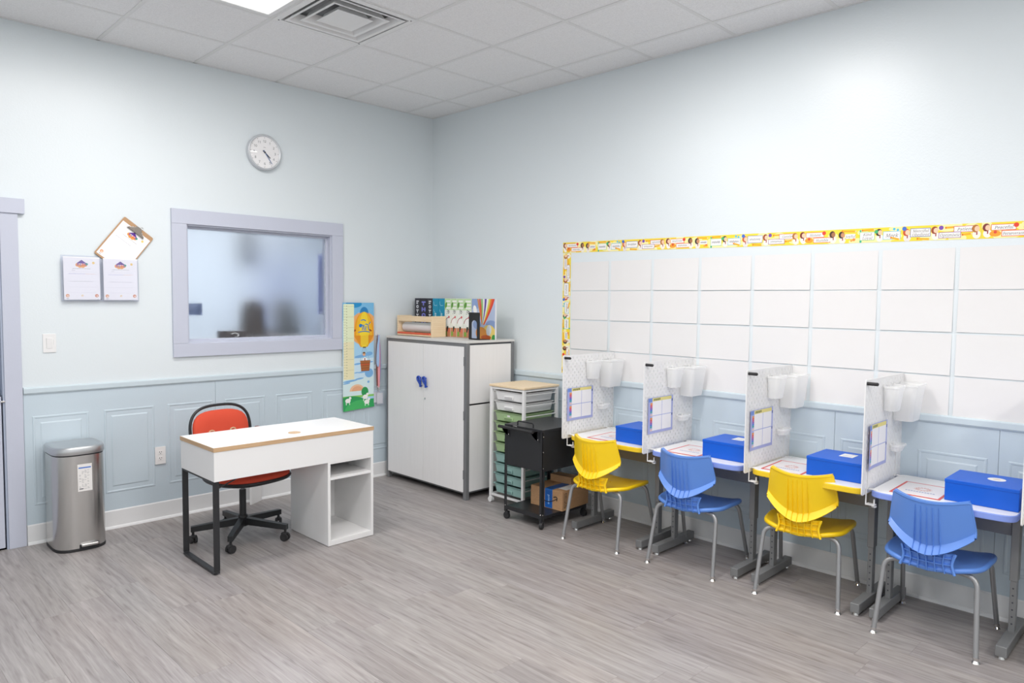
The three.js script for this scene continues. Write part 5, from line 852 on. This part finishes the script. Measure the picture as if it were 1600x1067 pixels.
// ------------------------------------------------------------------ sheets and border on the desk wall
{
  const r = rng(77), ord = ['first', 'second', 'third', 'fourth', 'fifth', 'sixth', 'seventh', 'eighth'], row = ['top', 'second', 'third', 'bottom'];
  for (let j = 0; j < 4; j++) for (let i = 0; i < 8; i++) {
    const t = thing('paper_sheet', `blank white sheet in the ${row[j]} row, ${ord[i]} column from the border strip`, 'paper', [0, 1.736 - 0.2175 * j - (j > 1 ? 0.002 * j : 0), 1.858 + 0.3655 * i], 0, 'blank sheets on the desk wall'); t.rotation.x = (r() - 0.5) * 0.012;
    const w = 0.344, h = 0.211, lift = 0.0015 + 0.0035 * r(), lift2 = 0.0005 + 0.001 * r();
    mesh('sheet', sheet(6, 6, (u, v) => V(-0.0012 - lift * Math.pow(1 - v, 2.2) - lift2 * u * u * (1 - v), (v - 0.5) * h, u * w / 2), 0.0005), M.paper, t);
  }
  const strips = [[[], [], [], [], [], []], [[], [], [], [], [], ['', 'Gentle']], [['Honest', 'Humble'], ['Joyful'], ['Kind', 'Loyal'], ['Meek'], ['Merciful', 'Obedient'], ['Optimistic', 'Patient']], [['Peaceful', 'Perseverant'], [], [], [], [], []]];
  function border(words, seed) {
    return canvas(2048, 170, (c, W, h) => {
      const q = rng(seed); c.fillStyle = '#f7dc3e'; c.fillRect(0, 0, W, h); c.fillStyle = '#fbf0a8'; for (let i = 0; i < 26; i++) { c.beginPath(); c.ellipse(q() * W, q() * h, 60 + q() * 50, 24 + q() * 26, 0, 0, 7); c.fill(); }
      const box = (x, y, w, hh, col, txt) => { c.fillStyle = '#f8f5f2'; c.fillRect(x, y, w, hh); c.strokeStyle = col; c.lineWidth = 6; c.strokeRect(x, y, w, hh); if (txt) { c.fillStyle = '#4a4c52'; c.font = `italic ${Math.min(54, hh * 0.72)}px serif`; c.textAlign = 'center'; c.textBaseline = 'middle'; c.fillText(txt, x + w / 2, y + hh / 2 + 2, w - 14); } else if (txt !== null) { c.strokeStyle = '#8a8c92'; c.lineWidth = 4; c.beginPath(); for (let k = 0; k < 22; k++) { const xx = x + w * (0.12 + 0.76 * k / 21), yy = y + hh * (0.5 + (k % 2 ? 0.16 : -0.16) * (0.6 + q() * 0.5)); k ? c.lineTo(xx, yy) : c.moveTo(xx, yy); } c.stroke(); } };
      const kid = (x, y, hair, skin, shirt) => { c.fillStyle = shirt; c.beginPath(); c.ellipse(x + 6, y + 76, 40, 44, 0, 0, 7); c.fill(); c.fillStyle = hair; c.beginPath(); c.ellipse(x - 6, y + 12, 36, 42, 0, 0, 7); c.fill(); c.fillStyle = skin; c.beginPath(); c.ellipse(x + 8, y + 14, 25, 29, 0, 0, 7); c.fill(); c.fillStyle = '#a33240'; c.fillRect(x + 2, y + 50, 12, 30); };
      const pencil = (x, y, l, a) => { c.save(); c.translate(x, y); c.rotate(a); c.fillStyle = '#f2b01f'; c.fillRect(0, -11, l, 22); c.fillStyle = '#e0701f'; c.fillRect(0, -11, 14, 22); c.fillStyle = '#f0d6a6'; c.beginPath(); c.moveTo(l, -11); c.lineTo(l + 26, 0); c.lineTo(l, 11); c.fill(); c.restore(); };
      const ball = (x, y, s, col) => { c.fillStyle = col; c.beginPath(); c.arc(x, y, s, 0, 7); c.fill(); };
      const T2 = (i, k) => words[i][k];
      kid(50, 40, '#7a2f2a', '#f3c9a8', '#f6f2ea'); box(90, 24, 230, 60, '#d8553a', T2(0, 0)); box(190, 92, 210, 58, '#e0442f', T2(0, 1)); ball(320, 36, 24, '#e2402f'); c.fillStyle = '#f0a02c'; c.beginPath(); c.ellipse(130, 120, 54, 32, 0, 0, 7); c.fill(); ball(130, 104, 16, '#e04a30'); kid(430, 46, '#4a3328', '#a9714c', '#f3eee2');
      kid(545, 56, '#2d2a30', '#c98f6a', '#efe9df'); pencil(540, 24, 160, 0.04); box(580, 58, 130, 62, '#f1d24a', T2(1, 0)); ball(690, 130, 18, '#f08a3a'); ball(660, 140, 14, '#f0a24a');
      pencil(780, 26, 140, -0.04); box(760, 46, 170, 96, '#7cc47a', T2(2, 1) === undefined ? undefined : null); if (T2(2, 0)) { c.fillStyle = '#4a4c52'; c.font = 'italic 44px serif'; c.textAlign = 'center'; c.fillText(T2(2, 0), 845, 74); c.fillText(T2(2, 1), 845, 118); } ball(770, 156, 14, '#35b08c'); ball(765, 30, 12, '#35b08c');
      kid(985, 44, '#3a2c26', '#f0c8a4', '#f4f0e6'); ball(950, 46, 22, '#3fae72'); box(1030, 50, 190, 90, '#4fb6d6', T2(3, 0)); pencil(1110, 120, 100, 0.25); ball(1150, 24, 16, '#58bfe0'); ball(1190, 34, 14, '#58bfe0');
      kid(1290, 56, '#c8552a', '#f4cdb0', '#e8e2da'); ball(1262, 26, 24, '#3b6fd0'); box(1330, 30, 210, 92, '#4a62b8', T2(4, 0) ? null : undefined); if (T2(4, 0)) { c.fillStyle = '#4a4c52'; c.font = 'italic 42px serif'; c.textAlign = 'center'; c.fillText(T2(4, 0), 1436, 58); c.fillText(T2(4, 1), 1436, 100); } pencil(1400, 146, 130, 0.06);
      kid(1590, 46, '#9c4a2a', '#f4cdb0', '#f4f0e6'); ball(1650, 34, 24, '#7a4ab0'); pencil(1690, 36, 130, -0.03); box(1830 - 50, 26, 210, 62, '#c44a6a', T2(5, 1)); box(1630, 86, 220, 62, '#8a4a9a', T2(5, 0)); pencil(1860, 120, 90, -0.1); kid(1998, 46, '#b5722f', '#f3c9a8', '#f4efe2');
    });
  }
  const stripLabels = ['cartoon-printed yellow border strip next to the upright strip', 'cartoon-printed yellow border strip reading Gentle', 'cartoon-printed yellow border strip reading Honest and Joyful', 'cartoon-printed yellow border strip reading Peaceful'];
  const mats = strips.map((w, i) => std(0xffffff, 0.55, { map: border(w, 31 + i) }));
  for (let i = 0; i < 4; i++) { const t = thing('border_strip', stripLabels[i], 'border strip', [-0.001, 1.955 - 0.0122 * (i + 0.5) + 0.001, 2.047 + 0.914 * i], 0, 'printed border strips'); t.rotation.x = 0.0133; mesh('strip', printed(0.913, 0.078, 0.0006).rotateY(-Math.PI / 2), mats[i], t); }
  const t = thing('border_strip', 'upright cartoon-printed yellow border strip beside the blank sheets', 'border strip', [-0.001, 1.455, 1.632], 0, 'printed border strips');
  mesh('strip', printed(0.913, 0.078, 0.0006).rotateZ(Math.PI / 2).rotateY(-Math.PI / 2), std(0xffffff, 0.55, { map: border([[], [], [], [], [], []], 50) }), t);
}

scene.traverse((o) => { if (o.isMesh) { o.castShadow = true; o.receiveShadow = true; } });
renderer.render(scene, camera);
